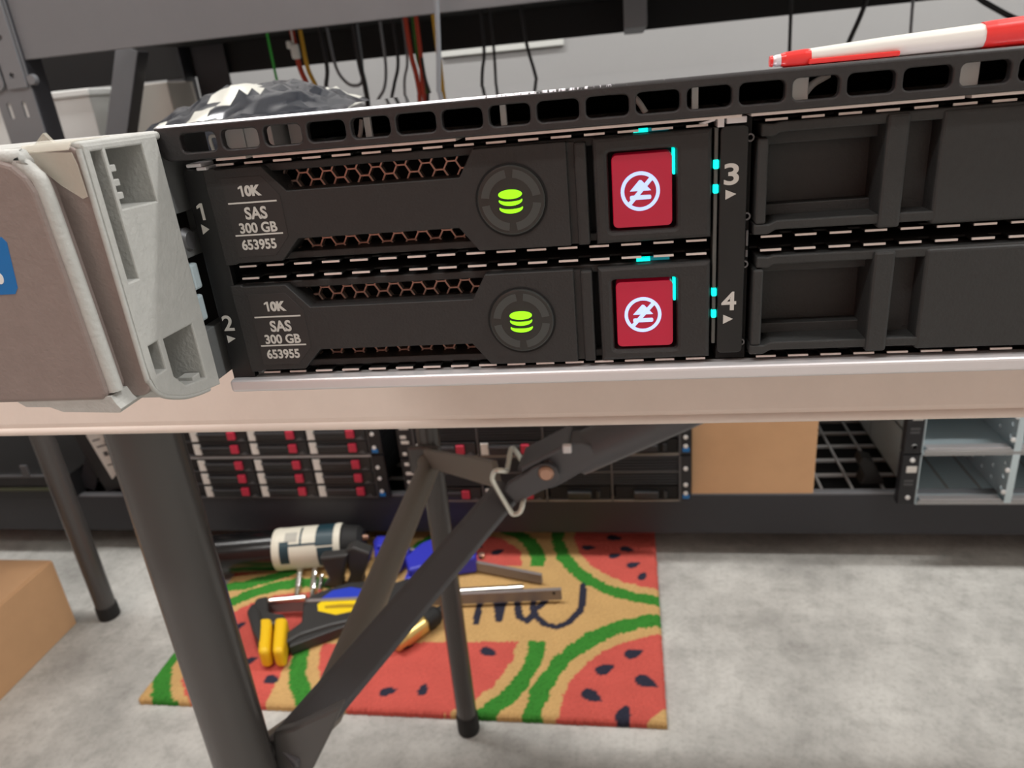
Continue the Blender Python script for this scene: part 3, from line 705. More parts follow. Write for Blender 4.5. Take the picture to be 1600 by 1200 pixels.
b = MB(BADGEB); b.prism([(-511.9,800.6),(-498.7,823.5),(-470.9,832.5),(-439.0,826.8),(-435.9,807.6),(-505.9,799.2)], 'z', -741.4, -740, BADGEB, bev=.4); o = b.obj('badge', bd); o['label'] = 'blue half of the badge'
b = MB(BADGEB); b.prism([(-497.6,784.2),(-472.6,789.6),(-445.0,790.5),(-444.4,782.9),(-471.4,780.5),(-494.2,778.2)], 'z', -740.1, -739.7, mat('badge_print', (176,140,20), .5)); b.obj('badge_print', bg)
b = MB(CLBLK)
b.prism([(x, max(z, -762)) for x, z in [(-530.4,-702.4),(-477.9,-695.3),(-488.8,-724.0),(-498.3,-750.6),(-499.4,-781.5),(-535.6,-787.8),(-520.2,-744.3)]], 'y', 858, 880, CLBLK, bev=4)
b.obj('trigger', cl)
b = MB(CLBLK)
b.prism([(x, max(z, -762)) for x, z in [(-485.4,-693.3),(-470.4,-685.4),(-441.1,-697.9),(-452.3,-724.0),(-466.7,-754.6),(-464.4,-781.4),(-495.0,-783.5),(-485.1,-741.6)]], 'y', 866, 890, CLBLK, bev=4)
b.obj('clamp_handle', cl)
b = MB(CLBLK); b.prism([(-401.8,838.0),(-376.0,855.3),(-374.1,791.3),(-387.2,732.5),(-411.9,745.7),(-405.4,790.3)], 'z', -760, -735, CLBLK, bev=4); b.obj('clamp_handle', cl)

c2 = thing('bar_clamp', 'blue bar clamp lying behind the table leg on doormat', 'clamp', (-370, 930, MZ))
b = MB(CLBLU)
b.prism([(-473.3,960.6),(-471.8,978.6),(-432.2,977.0),(-406.1,961.5),(-396.6,927.2),(-416.2,883.3),(-443.4,889.8),(-457.3,918.7)], 'z', MZ, -737, CLBLU, bev=4)
b.prism([(-465.4,961.5),(-427.6,963.9),(-426.1,942.5),(-455.6,930.6)], 'z', -740, -729, CLBLU, bev=2)
b.obj('jaw', c2)
b = MB(CLBLU)
b.prism([(-397.4,905.1),(-378.3,946.4),(-348.7,970.1),(-308.6,947.5),(-274.6,925.6),(-272.8,904.0),(-303.5,896.3),(-340.0,885.0),(-379.9,866.8)], 'z', MZ, -730, CLBLU, bev=5)
b.obj('clamp_body', c2)
b = MB(CLBLU); b.prism([(-388.5,898.1),(-350.6,891.8),(-350.7,874.4),(-389.1,859.8)], 'z', -762, -745, CLBLU, bev=3); b.obj('trigger', c2)
b = MB(BARM); M, L = plane_frame((-400,945,-752), (-158,878,-752)); b.prism([(-3,-9),(3,-9),(3,9),(-3,9)], 'x', 0, L, BARM, bev=.6, mtx=M); b.obj('steel_bar', c2)
b = MB(RIVET); b.lathe((-268,930,-750), (-268,930,-741), [(0,6),(.8,6),(1,4)], RIVET, 14); b.obj('knob', c2)

ex = MB(CHROME); E0 = [(-391.2,831.2)][0]; E1 = [(-186.5,858.3)][0]
ex.lathe(E0+(-755,), E1+(-756.5,), [(0,6.8),(0.04,7.8),(0.16,7.8),(0.18,6.6),(0.4,6.6),(0.85,6.6),(0.855,5.4),(0.87,5.4),(0.875,6.8),(1,6.8)], CHROME, 20)
tag(ex.obj('extension_bar'), 'chrome socket extension bar lying along the steel bar of the black clamp', 'tool')
b = MB(CHROME); E0 = [(-591.9,785.1)][0]; E1 = [(-532.1,794.8)][0]; b.lathe(E0+(-733,), E1+(-733,), [(0,4),(.03,5),(.7,5),(.72,5.8),(1,5.8)], CHROME, 16); b.obj('chrome_pin', cl)
bits = [(-594.3,908.6),(-566.9,825.5),(-566.7,909.2),(-537.3,819.9),(-544.8,884.3),(-533.0,843.1)]
labs = ['short steel screw bit furthest from the chair leg side, nearest the tube label base', 'steel screw bit between the two others by the clamp trigger', 'shortest steel screw bit, next to the clamp trigger']
labs = ['spiral steel bit below the tube label, nearest the big table leg', 'spiral steel bit in the middle of three below the tube label', 'shortest spiral steel bit, touching the black clamp trigger']
for i in range(3):
    p, q = Vector(bits[2*i]+(-757,)), Vector(bits[2*i+1]+(-757,))
    r = (6, 6, 4.5)[i]; n = (6, 7, 4)[i]; prof = [(0, r*.5)]
    for k in range(n): prof += [((k+.15)/n*.72, r*.65), ((k+.5)/n*.72, r), ((k+.85)/n*.72, r*.65)]
    prof += [(.74, r*.7), (1, r*.7)]
    b = MB(CHROME); b.lathe(p, q, prof, CHROME, 16); tag(b.obj('spiral_bit'), labs[i], 'drill bit', 'spiral bits on the doormat')
br = thing('brass_fitting', 'brass fitting with black collar lying on the doormat', 'fitting', (-343, 735, MZ))
p0, p1 = Vector((-360,713,-747)), Vector((-322,768,-747)); d = p1-p0
b = MB(BRASS)
b.lathe(p0, p0+d*.2, [(0,9),(0.01,13),(1,13.5)], BRASS, 20); b.lathe(p0+d*.2, p0+d*.85, [(0,14.5),(.08,16),(.92,16),(1,14.5)], BRASS, 6); b.obj('body', br)
b = MB(RUBBER); b.lathe(p0+d*.85, p0+d*1.25, [(0,15),(.2,16),(.8,16),(1,13)], RUBBER, 20); b.lathe(p0+d*1.25, p0+d*1.6, [(0,8),(1,7)], RUBBER, 20); b.obj('collar', br)
tbx = thing('canister', 'glossy black cylinder with cream paper label at the doormat corner', 'canister', (-640, 920, MZ))
a0, a1 = Vector((-800,889,-727.5)), Vector((-508,937,-727.5)); D = a1-a0
b = MB(TUBEB); b.lathe(a0, a0+D*.58, [(0,30),(.02,35),(1,36)], TUBEB, 40); b.obj('barrel', tbx)
b = MB(TUBEL)
b.lathe(a0+D*.565, a0+D*.97, [(0,36.8),(.06,37.8),(.09,37.2),(.9,37.2),(.93,38),(1,37)], TUBEL, 48, mats=[TUBEL,TUBEL,TUBEL,TUBEL,TUBEL,TUBEL])
lb = b.obj('label', tbx); lb['label'] = 'cream and dark teal printed paper label'
T = D.normalized(); Zv = Vector((0,0,1)); Nv = T.cross(Zv)
def wrap(t0, t1, A0, A1, m):
    n = 10; vs = []
    for i in range(n+1):
        A = math.radians(A0+(A1-A0)*i/n)
        for t in (t0, t1): vs.append(a0+D*t+(Nv*math.cos(A)+Zv*math.sin(A))*37.6)
    w = MB(m); w.polys(vs, [(2*i, 2*i+1, 2*i+3, 2*i+2) for i in range(n)], m); w.obj('label_print', lb)
wrap(0.613, 0.668, -10, 40, TUBEG); wrap(0.613, 0.668, 42, 52, TUBEG); wrap(0.827, 0.93, 34, 120, TUBEG); wrap(0.613, 0.93, 38, 44, TUBEG); wrap(0.835, 0.93, -30, 30, TUBEG); wrap(0.732, 0.744, 44, 100, TUBEG); wrap(0.644, 0.716, 50, 80, mat('label_grey', (176,174,164), .6))
b = MB(RUBBER); b.lathe(a0+D*.97, a0+D*1.09, [(0,37),(.1,34),(.8,30),(1,22)], RUBBER, 32); b.obj('end_cap', tbx)
b = MB(RIVET); b.lathe(a0+D*1.09+Vector((0,0,10)), a0+D*1.12+Vector((0,0,10)), [(0,6),(1,4)], RIVET, 12); b.obj('nozzle', tbx)

# ------------------------------------------------------------------ carton on the floor under the second table
bx = thing('cardboard_box', 'brown cardboard box on the concrete floor beside the second table leg', 'box', (-1070, 620, FZ))
b = MB(CARD); b.box(-1260, -944, 440, 770, FZ, -648, CARD, bev=1.5); b.obj('carton', bx)
b = MB(CARD); b.box(-1258, -946, 442, 604, -648, -646, CARD, bev=.5); b.obj('flap', bx)
b = MB(CARD); b.box(-1258, -946, 606, 768, -648, -646, CARD, bev=.5); b.obj('flap', bx)
bt = thing('tool_case', 'black case with blue corner lying on the cardboard box on floor', 'case', (-1095, 700, -646))
b = MB(RUBBER); b.prism([(-1180,560),(-1080,580),(-1050,720),(-1075,760),(-1180,760)], 'z', -646, -616, RUBBER, bev=4); b.obj('case_body', bt)
b = MB(BADGEB); b.prism([(-1110,720),(-1050,716),(-1042,742),(-1072,772),(-1112,772)], 'z', -645.5, -608, mat('case_navy', (16,34,96), .5), bev=4); b.obj('blue_corner', bt)
b = MB(WHITE); b.prism([(-1120,600),(-1080,606),(-1074,640),(-1112,650)], 'z', -616, -615, WHITE, bev=.3); b.obj('white_patch', bt)
# ------------------------------------------------------------------ shelving unit behind
FY, BY = 985, 1445
rk = thing('shelving_unit', 'dark grey steel rivet shelving unit along the back wall', 'shelving', (-300, 1215, FZ))
def post(x0, x1, y, dy):
    c = MB(RACKD)
    c.plate([(x0,FZ),(x1,FZ),(x1,560),(x0,560)], [rrect(x0+w, x0+w+7, z, z+24, 3.2) for w in (14, 40) for z in range(-700, 560, 60)], y, y+3, 'y', RACKG)
    c.box(x1-3, x1, y+3 if dy > 0 else y-40, y+40 if dy > 0 else y, FZ, 560, RACKD); return c.obj('post', rk)
for x0, x1 in ((-950,-886),(930,994)):
    post(x0, x1, FY-7, 1); post(x0, x1, BY+4, -1)
# splice plates on the front post above the table
b = MB(RACKG)
b.plate([(-921,62),(-888,62),(-888,560),(-921,560)], [rrect(-911,-903,z,z+8,3.9) for z in (76,128,196,250)], FY-12, FY-8, 'y', RACKG, bev=.5)
b.obj('splice_plate', rk)
b = MB(RACKG)
b.plate(rrect(-962, -925, 61, 560, 10), [rrect(-946,-938,z,z+8,3.9) for z in (78,150,220)], FY-13, FY-9, 'y', RACKG, bev=.5)
b.obj('splice_plate', rk)
b = MB(RACKG); b.lathe((-880,FY-10,72), (-880,FY-2,72), [(0,7),(1,8)], RACKG, 14); b.obj('bolt', rk)
def beam(x0, x1, y, d, z0, z1, m, nm='beam'):
    c = MB(m); c.box(x0, x1, y, y+d, z0, z1, m, bev=1.5); return c.obj(nm, rk)
beam(-1700, 1000, FY, 5, -735, -660, RACKD); beam(-1700, 1000, BY, 5, -735, -660, RACKD)
beam(-889, 1000, FY, 5, 100, 230, RACKG, 'fascia_beam'); beam(-1700, 1000, BY, 5, 72, 200, RACKK)
beam(-1700, 1000, FY, 5, -330, -270, RACKD); beam(-1700, 1000, BY, 5, -330, -270, RACKD)
b = MB(PARTB); b.box(-889, 1000, FY+5, BY, 128, 146, PARTB); b.obj('shelf_and_shade_board', rk)
b = MB(PARTB); b.box(-1700, 1000, FY+5, BY, -268, -252, PARTB); b.obj('shelf_and_shade_board', rk)
b = MB(PARTB); b.box(-1700, 1000, FY+5, BY, -735, -722, PARTB); b.obj('shelf_and_shade_board', rk)  # dark sheet added below the wire deck to blacken its openings
b = MB(RACKG); b.box(0, 36, 1180, 1420, 66, 128, RACKG, bev=2); b.obj('deck_support', rk)
b = MB(RACKD); b.box(-872, -800, BY-14, BY-10, -260, 130, RACKD, bev=1); b.obj('back_brace', rk)
b = MB(RACKG); M, L = plane_frame((-1095,1290,-250), (-915,1290,128), (0,-1,0)); b.prism([(-21,0),(21,0),(21,3),(-21,3)], 'x', 0, L, RACKG, bev=.5, mtx=M)
b.prism([(-23,-30),(-20,-30),(-20,3),(-23,3)], 'x', 0, L, RACKD, bev=.5, mtx=M); b.obj('diagonal_strut', rk)
# open wire deck of the lowest shelf
b = MB(DECKM)
for k in range(9): b.box(-1700, 1000, 1001+52*k-4, 1001+52*k+4, -664, -660, DECKM, bev=.5)
for k in range(26): b.box(25+48*k-300-2, 25+48*k-300+2, FY+5, BY, -660.5, -658, DECKM)
b.obj('wire_deck', rk)
b = MB(RACKG); b.box(-1700, 1000, FY+1, FY+14, -660.2, -656, RACKG, bev=1); b.obj('deck_edge', rk)

# ---------------- servers and drives on the lowest shelf
DZ = -657.5
def far_chassis(name, label, x0, x1, y, z0, z1, depth=420):
    t = thing(name, label, 'server', ((x0+x1)/2, y+depth/2, z0)); return t
def far_drive(x, z, w, h, y, label, group, sticker=True):
    t = thing('hard_drive', label, 'hard drive', (x+w/2, y+60, z), group)
    b = MB(DRVB); b.box(x+1, x+w-1, y, y+140, z+.8, z+h-.8, DRVB, bev=.8); b.obj('drive_body', t)
    b = MB(DRVB); b.box(x+17, x+w-34, y-4.5, y, z+h*.22, z+h*.78, DRVB, bev=2); b.box(x+15, x+w-36, y-5.2, y-4, z+h*.6, z+h*.7, DRVHL, bev=.4); b.obj('handle', t)
    b = MB(LATCHR); b.box(x+w-34, x+w-20, y-6, y, z+h*.22, z+h*.82, LATCHR, bev=1.2); b.obj('red_latch', t)
    b = MB(SRVG); b.prism([(x+w-20,z+1.5),(x+w-5,z+1.5),(x+w-10,z+7)], 'y', y-2, y, SRVG); b.obj('release_catch', t)
    if sticker:
        b = MB(PAPER); b.box(x+2, x+15, y-2.5, y, z+2.5, z+h-2.5, PAPER, bev=.3); s_ = b.obj('white_sticker', t)
    return t
def white_bits(par, x, zs, y, blue=()):
    for z in zs:
        c = MB(WHITE); c.lathe((x,y-1.5,z), (x,y+1,z), [(0,3.4),(1,3.8)], WHITE, 12); c.obj('ear_button', par)
    for z in blue:
        c = MB(CLBLU); c.box(x-5, x+6, y-1.5, y+1, z-4, z+3, BLUE, bev=.6); c.obj('blue_latch', par)
# twelve-bay arrays in the middle of the rack, two stacked
def array12(z0, label):
    x0, y = -897, 977
    t = far_chassis('drive_array', label, x0, -443, y, z0, z0+86)
    b = MB(SRVG); b.box(x0, -455, y+142, y+430, z0, z0+86, SRVBLK); b.box(x0, -455, y+10, y+142, z0, z0+2, SRVBLK); b.box(x0, -455, y+10, y+142, z0+84.4, z0+86, SRVBLK); b.box(x0, x0+108, y+6, y+142, z0+2, z0+84, SRVBLK)
    b.box(x0, -455, y-1, y+10, z0, z0+2.4, SRVG, bev=.4); b.box(x0, -455, y-1, y+10, z0+82.6, z0+86, DECKM, bev=.4)
    for r in (1, 2): b.box(x0, -455, y, y+8, z0+2.5+27*r-.9, z0+2.5+27*r+.4, SRVG)
    for c in range(5): b.box(x0+110.4*c-.8, x0+110.4*c+.8, y, y+8, z0, z0+86, SRVG)
    b.obj('chassis', t)
    b = MB(MESHB); b.box(-454.5, -432, y-1, y+8, z0+1, z0+85, MESHB, bev=1); e = b.obj('rack_ear', t)
    white_bits(e, -446, (z0+14, z0+40, z0+62), y-1, (z0+8,)); return t
array12(DZ, 'lower twelve-bay black drive array on the bottom shelf behind the big table leg')
array12(DZ+87, 'upper twelve-bay black drive array half hidden above the other by the tabletop edge')
colw = ['first visible column next to the big table leg', 'middle column', 'column beside the ear with blue latch']
roww = ['bottom row', 'second row up', 'top row']
for u, (z0, un) in enumerate(((DZ,'lower array'), (DZ+87,'upper array'))):
    for r in range(3):
        if u == 1 and r == 2: continue
        for c in range(3):
            far_drive(-897+110.4*(c+1)+1, z0+2.8+27*r, 108, 26, 975, 'far drive with red latch and white sticker, %s of the %s, %s' % (roww[r], un, colw[c]) if False else 'red-latched drive, %s, %s, %s' % (un, roww[r], ['column by the big leg','middle column','column by the blue latch'][c]), 'red-latched drives in the twelve-bay arrays')
# servers with ribbed fronts behind the folding hinge
def ribbed(z0, label, drives):
    x0, x1, y = -376, 70, 965
    t = far_chassis('ribbed_server', label, x0, x1, y, z0, z0+86)
    b = MB(SRVBLK); b.box(x0+10, x1, y+142, y+430, z0, z0+86, SRVBLK); b.box(x0+10, x1, y+12, y+142, z0+30, z0+86, SRVBLK); b.box(x0+10, x1, y+12, y+142, z0, z0+3, SRVBLK)
    b.box(x0+4, x1, y-1, y+12, z0, z0+3, ARMT, bev=.4); b.box(x0+4, x1, y-1, y+12, z0+84, z0+86, SRVG)
    for c in range(5): b.box(x0+6+110*c-1.5, x0+6+110*c+1.5, y-1, y+12, z0, z0+86, SRVG)
    b.box(x0+6, x1, y, y+10, z0+55, z0+57, SRVG)
    b.obj('chassis', t)
    for c in range(4):
        xa = x0+8+110*c
        b = MB(MESHB); b.box(xa, xa+106, y+6, y+8, z0+31, z0+84, MESHB)
        z = z0+32
        while z < z0+83:
            b.box(xa, xa+106, y+1, y+7, z, z+1.7, RIB); z += 5.2
        b.obj('ribbed_grille', t)
    b = MB(MESHB); b.box(x0-22, x0+4, y-1, y+8, z0+1, z0+85, MESHB, bev=1); e = b.obj('rack_ear', t)
    for z, w in ((z0+8,7),(z0+30,14),(z0+40,10),(z0+57,16),(z0+75,8)):
        c = MB(PAPER); c.box(x0-16, x0-16+w, y-1.8, y, z-3, z+3, PAPER, bev=.6); c.obj('ear_label', e)
    b = MB(MESHB); b.box(x1+1, x1+18, y-1, y+8, z0+1, z0+85, MESHB, bev=1); e = b.obj('rack_ear', t)
    white_bits(e, x1+9, (z0+16, z0+32, z0+62), y-1, (z0+10,))
    return t
ribbed(DZ-1, 'lower ribbed black server on the bottom shelf behind the table hinge', 0)
ribbed(DZ+86, 'upper ribbed black server stacked behind the table hinge, cut by the tabletop', 0)
def blank_far(x, z, y, label):
    t = thing('drive_blank', label, 'drive blank', (x+53, y+40, z), 'plain black drive blanks in the ribbed servers')
    b = MB(DRVB); b.box(x+2, x+104, y+3, y+90, z, z+25, DARK, bev=.6); b.obj('blank_body', t)
    b = MB(DRVB); b.box(x+32, x+72, y-4, y+3, z+5, z+18, DRVB, bev=1.5); b.box(x+33, x+71, y-4.6, y-3, z+14.5, z+17, DRVHL, bev=.4); b.box(x+80, x+86, y-2, y+3, z+5, z+18, DRVB, bev=1); b.obj('grip', t)
for r, z0, n in ((0, DZ+2.5, 'lower'), (1, DZ+89.5, 'upper')):
    for c in range(4):
        x = -367+110*c
        if c < 2:
            far_drive(x, z0, 104, 26, 963, 'red-latched drive, %s bay from the open gap of the %s ribbed server' % (('first','second')[c], n), 'red-latched drives in the ribbed servers', sticker=True)
        else:
            blank_far(x, z0, 963, 'plain black blank in the %s ribbed server, %s' % (n, ('third bay','bay beside the cardboard carton')[c-2]))
# carton between the servers
cb = thing('cardboard_box', 'tan cardboard carton on the bottom shelf between black and empty servers', 'box', (187, 1080, -658))
b = MB(CARD); b.box(90, 284, 986, 1180, -657.9, -500, CARD, bev=1.5); b.obj('carton', cb)
b = MB(CARD); b.box(91, 283, 987, 1082, -500, -498.5, CARD, bev=.5); b.obj('flap', cb)
b = MB(CARD); b.box(91, 283, 1084, 1179, -500, -498.5, CARD, bev=.5); b.obj('flap', cb)
b = MB(RUBBER)
b.prism([(362,-657.5),(398,-657.5),(400,-650),(392,-640),(380,-612),(362,-606),(358,-618),(368,-640)], 'y', 1012, 1042, RUBBER, bev=3)
tag(b.obj('rubber_foot'), 'black rubber plug standing on the open wire deck beside the carton', 'plug')
# empty drive chassis at the end of the shelf
def empty_chassis(z0, label):
    x0, x1, y = 428, 866, 957
    t = far_chassis('empty_drive_chassis', label, x0, x1, y, z0, z0+89)
    b = MB(STEELB)
    b.box(x0, x0+1.5, y, y+480, z0, z0+89, STEELB); b.box(x1-1.5, x1, y, y+480, z0, z0+89, STEELB)
    b.box(x0, x1, y, y+480, z0, z0+1.5, STEELB); b.box(x0, x1, y, y+480, z0+87.5, z0+89, STEELB)
    b.box(x0, x1, y+230, y+232, z0, z0+89, DARK)
    b.box(x0+4, x1, y-.5, y+4, z0+.2, z0+5.5, DECKM, bev=.5)
    b.box(x0+4, x1, y-.5, y+4, z0+86, z0+89, DECKM, bev=.5)
    b.obj('chassis', t)
    for k in (1, 2):
        xx = x0+132*k
        b = MB(STEELB)
        hl = [rrect(y+18+34*i, y+25+34*i, z0+zz, z0+zz+7, 3.4) for i in range(6) for zz in (14, 34, 56, 72)]
        b.plate([(y,z0+2),(y+230,z0+2),(y+230,z0+87),(y,z0+87)], hl, xx-1, xx+1, 'x', STEELB); b.box(xx-5, xx+5, y-1, y+1, z0+3, z0+87, STEELB, bev=.4); b.obj('bay_divider', t)
        for zz in (22, 60):
            b = MB(WHITE); b.lathe((xx-8,y-2,z0+zz), (xx-8,y+1,z0+zz), [(0,3.2),(1,3.6)], WHITE, 12); b.obj('light_dot', t)  # white dots painted in for light coming through divider holes
    b = MB(SILVER)
    for k in range(3): b.box(x0+132*k+8, x0+132*(k+1)-8, y+2, y+16, z0+6, z0+8, SILVER, bev=.3)
    b.obj('bay_rail', t)
    b = MB(MESHB); b.box(x0-26, x0-1, y-2, y+14, z0+1, z0+88, MESHB, bev=1.2); e = b.obj('rack_ear', t)
    white_bits(e, x0-12, (z0+14, z0+80 if z0 < -600 else z0+14), y-2)
    c = MB(PAPER); c.box(x0-19, x0-4, y-2.6, y, z0+58, z0+69, PAPER, bev=.6); c.obj('ear_label', e)
    c = MB(SRVG); c.box(x0-20, x0-7, y-2.6, y, z0+42, z0+45, SRVG); c.box(x0-20, x0-7, y-2.6, y, z0+36, z0+39, SRVG); c.obj('ear_slots', e)
    return t
empty_chassis(-660, 'lower empty steel drive chassis on the bottom shelf beside the wire deck')
empty_chassis(-660+89.5, 'upper empty steel drive chassis, cut off by the tabletop edge')
# dark equipment near the second table leg
eq = thing('power_unit', 'dark equipment case with white label leaning beside the big table leg', 'equipment', (-985, 1090, DZ))
Mq = Matrix.Translation((-968,1000,-654)) @ Matrix.Rotation(math.radians(-14), 4, 'Y')
b = MB(RUBBER); b.box(-46, 30, 0, 190, 6, 175, SRVBLK, bev=3, mtx=Mq); b.obj('case_body', eq)
b = MB(PAPER); b.prism([(-16,30),(29,52),(29,142),(-16,128)], 'y', -1.2, 0, PAPER, bev=.2, mtx=Mq); lb = b.obj('white_label', eq)
b = MB(SRVG)
for u, v, w_, h_ in ((-10,112,18,3),(-8,98,22,3),(-2,78,10,9),(14,92,9,16),(-8,58,16,3),(12,66,10,10)): b.box(u, u+w_, -1.6, -1.1, v, v+h_, SRVG, mtx=Mq)
b.obj('label_print', lb)
sv = thing('flat_server', 'low dark server lying on the bottom shelf beyond the box on the floor', 'server', (-1290, 1150, DZ))
b = MB(SRVBLK); b.box(-1520, -1062, 972, 1420, DZ, -614, SRVBLK, bev=1); b.obj('chassis', sv)
b = MB(SRVG); b.box(-1520, -1062, 969, 974, -607, -603, SRVG, bev=.6); b.box(-1520,-1062,971,1420,-613.8,-607,SRVBLK); b.obj('lid_edge', sv)
b = MB(PARTB); b.box(-1520, -1075, 968, 973, -636, -630, mat('olive_strip', (74,78,56), .6), bev=.6); b.obj('strip', sv)
b = MB(PAPER); b.box(-1150, -1135, 968, 973, -602.5, -580, SRVG, bev=2); b.obj('knob', sv)
b = MB(RUBBER); M, L = plane_frame((-1060,1010,-652), (-1000,1012,-545), (0,-1,0)); b.prism([(-16,-3),(16,-3),(16,3),(-16,3)], 'x', 0, L, RACKD, bev=1, mtx=M)
tag(b.obj('metal_bracket'), 'dark grey bracket leaning against the equipment case on the bottom shelf', 'bracket')

# ---------------- bins on the middle shelf and cables hanging below the upper shelf
def bin_(label, x0, x1, y0, y1, z1):
    t = thing('storage_bin', label, 'bin', ((x0+x1)/2, (y0+y1)/2, -252))
    b = MB(BINW); z0 = -252; dx = 14
    b.polys([(x0+dx,y0+dx,z0),(x1-dx,y0+dx,z0),(x1-dx,y1-dx,z0),(x0+dx,y1-dx,z0),(x0,y0,z1),(x1,y0,z1),(x1,y1,z1),(x0,y1,z1)],
            [(0,3,2,1),(0,1,5,4),(1,2,6,5),(2,3,7,6),(3,0,4,7),(4,5,6,7)], BINW, bev=2); b.obj('tub', t)
    b = MB(BINW); b.box(x0-5, x1+5, y0-5, y1+5, z1-14, z1, BINW, bev=3); b.obj('rim', t)
bin_('white storage bin with rim beside the shelf post', -1268, -1030, 1300, 1430, 66)
bx3 = MB(CARD); bx3.box(-985, -885, 1340, 1436, -252, 64, mat('pale_box', (206,200,192), .7), bev=2)
tag(bx3.obj('storage_box'), 'pale grey box standing behind the diagonal shelf strut', 'box')
def cable(name, pts, r, m, label, group='cables hanging under the upper shelf'):
    c = MB(m); c.tube(pts, r, m, 10, smooth_path=6); tag(c.obj(name), label, 'cable', group)
Y3 = 1330
def C(label, m, pts, r=2.6, y=None, name='hanging_cable'):
    cable(name, [(p[0], (y or Y3)+ (p[2] if len(p) > 2 else 0), p[1]) for p in pts], r, m, label)
C('thin bright green wire above the shiny bag', GREENW, [(-655,128),(-654,60),(-652,20),(-650,-60)], 2.4)
C('rust red cable beside an orange one, above the end of the shiny bag', CRED, [(-606,128),(-603,64),(-592,20),(-586,-80)], 5)
C('amber cable next to the rust red one, above the end of the shiny bag', CYEL, [(-594,128),(-592,62),(-580,18),(-574,-80)], 4.2, 1340)
C('straight black cable just past the red and amber pair', CBLACK, [(-552,128),(-550,60),(-560,15),(-562,-90)], 4)
C('thick black cable dropping beside the grey cable loop', CBLACK, [(-487,128),(-486,60),(-482,20),(-480,-90)], 5)
C('grey cable curled in a drooping loop', CGREY, [(-545,128),(-540,60),(-525,32),(-508,24),(-494,30),(-488,60),(-486,128)], 3, 1350)
C('grey cable bowed like a bracket, past the loop', CGREY, [(-440,128),(-441,55),(-450,15),(-470,-15),(-480,-90)], 3, 1345)
C('dark grey cable slanting towards the thick black one', CBLACK, [(-412,128),(-412,58),(-425,20),(-436,-15),(-440,-90)], 3.2)
C('pale grey cable beside the slanting dark one', CGREY, [(-398,128),(-400,58),(-412,15),(-418,-90)], 2.6, 1350)
C('first of two rust red cables flanking a green one', CRED, [(-388,128),(-386,66),(-380,20),(-376,-90)], 4.6)
C('second of two rust red cables, next to the dark thin cable', CRED, [(-368,128),(-368,66),(-371,20),(-374,-90)], 4.2)
C('dark green cable between two rust red ones', CGREEN, [(-377,128),(-377,62),(-368,15),(-362,-90)], 4, 1342)
C('thin dark cable curving away below the rust red pair', CBLACK, [(-366,60),(-364,25),(-358,-5),(-350,-60)], 3, 1326)
C('short yellow cable next to the long grey cord', CYEL, [(-336,128),(-335,64),(-334,40),(-336,-60)], 4.2)
cable('grey_cable', [(-235,950,200),(-238,950,150),(-246,955,60),(-256,960,-20),(-258,970,-120)], 3.4, CGREY, 'long grey cord crossing in front of the shelf fascia')
C('thin black cable, first of the pair in front of the white strip', CBLACK, [(-250,128),(-250,60),(-258,20),(-266,-60)], 3)
C('thin black cable, second of the pair in front of the white strip', CBLACK, [(-233,128),(-232,60),(-234,0),(-236,-60)], 2.6)
C('black cable slanting across the end of the white strip', CBLACK, [(-178,128),(-172,64),(-160,10),(-150,-60)], 3)
C('black cable ending at the red tip of the pen-like tool', CBLACK, [(278,128),(278,60),(279,0),(280,-60)], 3)
C('black cable slanting above the white barrel', CBLACK, [(410,128),(392,62),(372,10),(350,-60)], 4)
C('faint grey cable above the white barrel', CGREY, [(476,128),(476,60),(478,0),(478,-60)], 2.6, 1350)
C('thick black cable running down to the red cap', CBLACK, [(540,100),(566,66),(612,36),(690,-10),(700,-80)], 4.4)
b = MB(CWHITE); b.box(-604, -588, 1300, 1312, 78, 104, CWHITE, bev=4); b.box(-610, -600, 1300, 1312, 96, 110, CWHITE, bev=3); b.tube([(-597,1306,102),(-597,1306,128)], 1.6, CWHITE, 8)
tag(b.obj('cable_connector'), 'small white plug hanging under the dark upper shelf', 'connector')

# ------------------------------------------------------------------ the room
def room(name, label, cat, box, m):
    b = MB(m); b.box(*box, m); return tag(b.obj(name), label, cat, kind='structure')
room('floor', 'pale grey mottled concrete floor', 'floor', (-2600,2600,-2000,1800,FZ-40,FZ), CONC)
room('wall_back', 'plain light grey wall behind the shelving', 'wall', (-2600,2600,1800,1880,FZ,1900), WALLM)
room('wall_left', 'plain grey side wall', 'wall', (-2680,-2600,-2000,1800,FZ,1900), WALLM)
room('wall_right', 'plain grey side wall opposite', 'wall', (2600,2680,-2000,1800,FZ,1900), WALLM)
room('wall_front', 'warm painted wall facing the server front', 'wall', (-2600,2600,-2080,-2000,FZ,1900), WALLW)
room('reflector_1', 'added terracotta door in the wall facing the server', 'reflector', (-2400,-350,-2000,-1985,FZ,1500), REFLM)  # unseen panel added to throw warm bounce onto the server front
room('ceiling', 'white ceiling', 'ceiling', (-2600,2600,-2000,1800,1900,1940), CEIL)
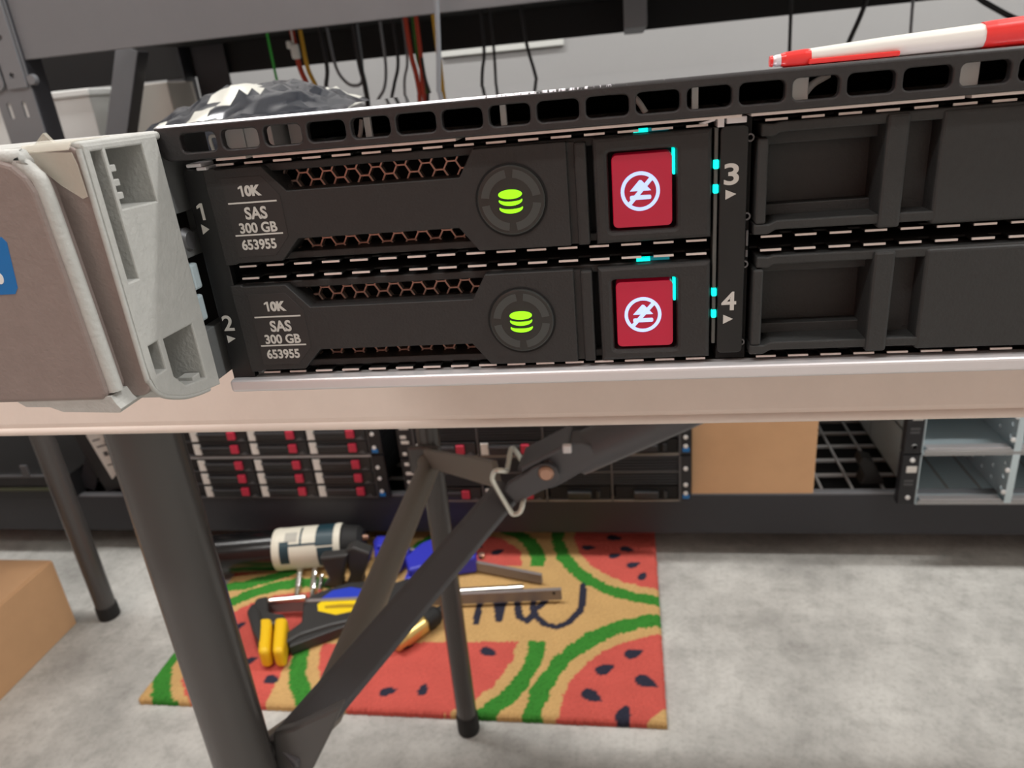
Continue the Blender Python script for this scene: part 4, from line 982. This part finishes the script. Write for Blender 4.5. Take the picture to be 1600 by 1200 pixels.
b = MB(CWHITE); b.box(-436, -140, 1792, 1800, 72, 98, CWHITE, bev=2); tag(b.obj('highlight_1'), 'short white strip added as a highlight on the back wall', 'highlight', kind='structure')  # white strip standing in for a bright reflection on the wall

# ------------------------------------------------------------------ lamps on the ceiling
def area(name, loc, rot, sx, sy, e, col):
    l = bpy.data.lights.new(name, 'AREA'); l.shape = 'RECTANGLE'; l.size = sx*S; l.size_y = sy*S; l.energy = e; l.color = col
    o = bpy.data.objects.new(name, l); COL.objects.link(o); o.location = Vector(loc)*S; o.rotation_euler = rot; return o
area('ceiling_light', (-975, 960, 1880), (0,0,0), 1650, 160, 42, (1.0,0.98,0.95))
area('ceiling_light', (1750, 960, 1880), (0,0,0), 1300, 160, 42, (1.0,0.98,0.95))
area('ceiling_light', (1500, -300, 1880), (0,0,0), 1300, 160, 40, (1.0,0.99,0.97))
area('ceiling_light', (-900, -1000, 1880), (0,0,0), 1300, 160, 26, (1.0,0.97,0.93))
w = bpy.data.worlds.new('World'); scene.world = w; w.use_nodes = True
w.node_tree.nodes['Background'].inputs['Color'].default_value = (0.5,0.5,0.52,1); w.node_tree.nodes['Background'].inputs['Strength'].default_value = 0.3

# ------------------------------------------------------------------ camera (phone, about 26 mm equivalent)
cam = bpy.data.cameras.new('camera'); co = bpy.data.objects.new('camera', cam); COL.objects.link(co)
cam.sensor_fit = 'HORIZONTAL'; cam.sensor_width = 36; cam.lens = 36*1150/1600
cam.clip_start = 0.005; cam.clip_end = 20
R_, U_, F_ = (0.986270,0.139443,-0.088470), (0.027482,0.389668,0.920545), (-0.162837,0.910338,-0.380485)
co.matrix_world = Matrix(((R_[0],U_[0],-F_[0],-0.5257*S),(R_[1],U_[1],-F_[1],-106.857*S),(R_[2],U_[2],-F_[2],8.0596*S),(0,0,0,1)))
cam.dof.use_dof = True; cam.dof.focus_distance = 0.118; cam.dof.aperture_fstop = 48
scene.camera = co
scene.view_settings.view_transform = 'Standard'; scene.view_settings.look = 'None'
scene.view_settings.exposure = 0.0; scene.view_settings.gamma = 1; scene.view_settings.use_curve_mapping = False
scene.cycles.use_denoising = True
scene.cycles.max_bounces = 8
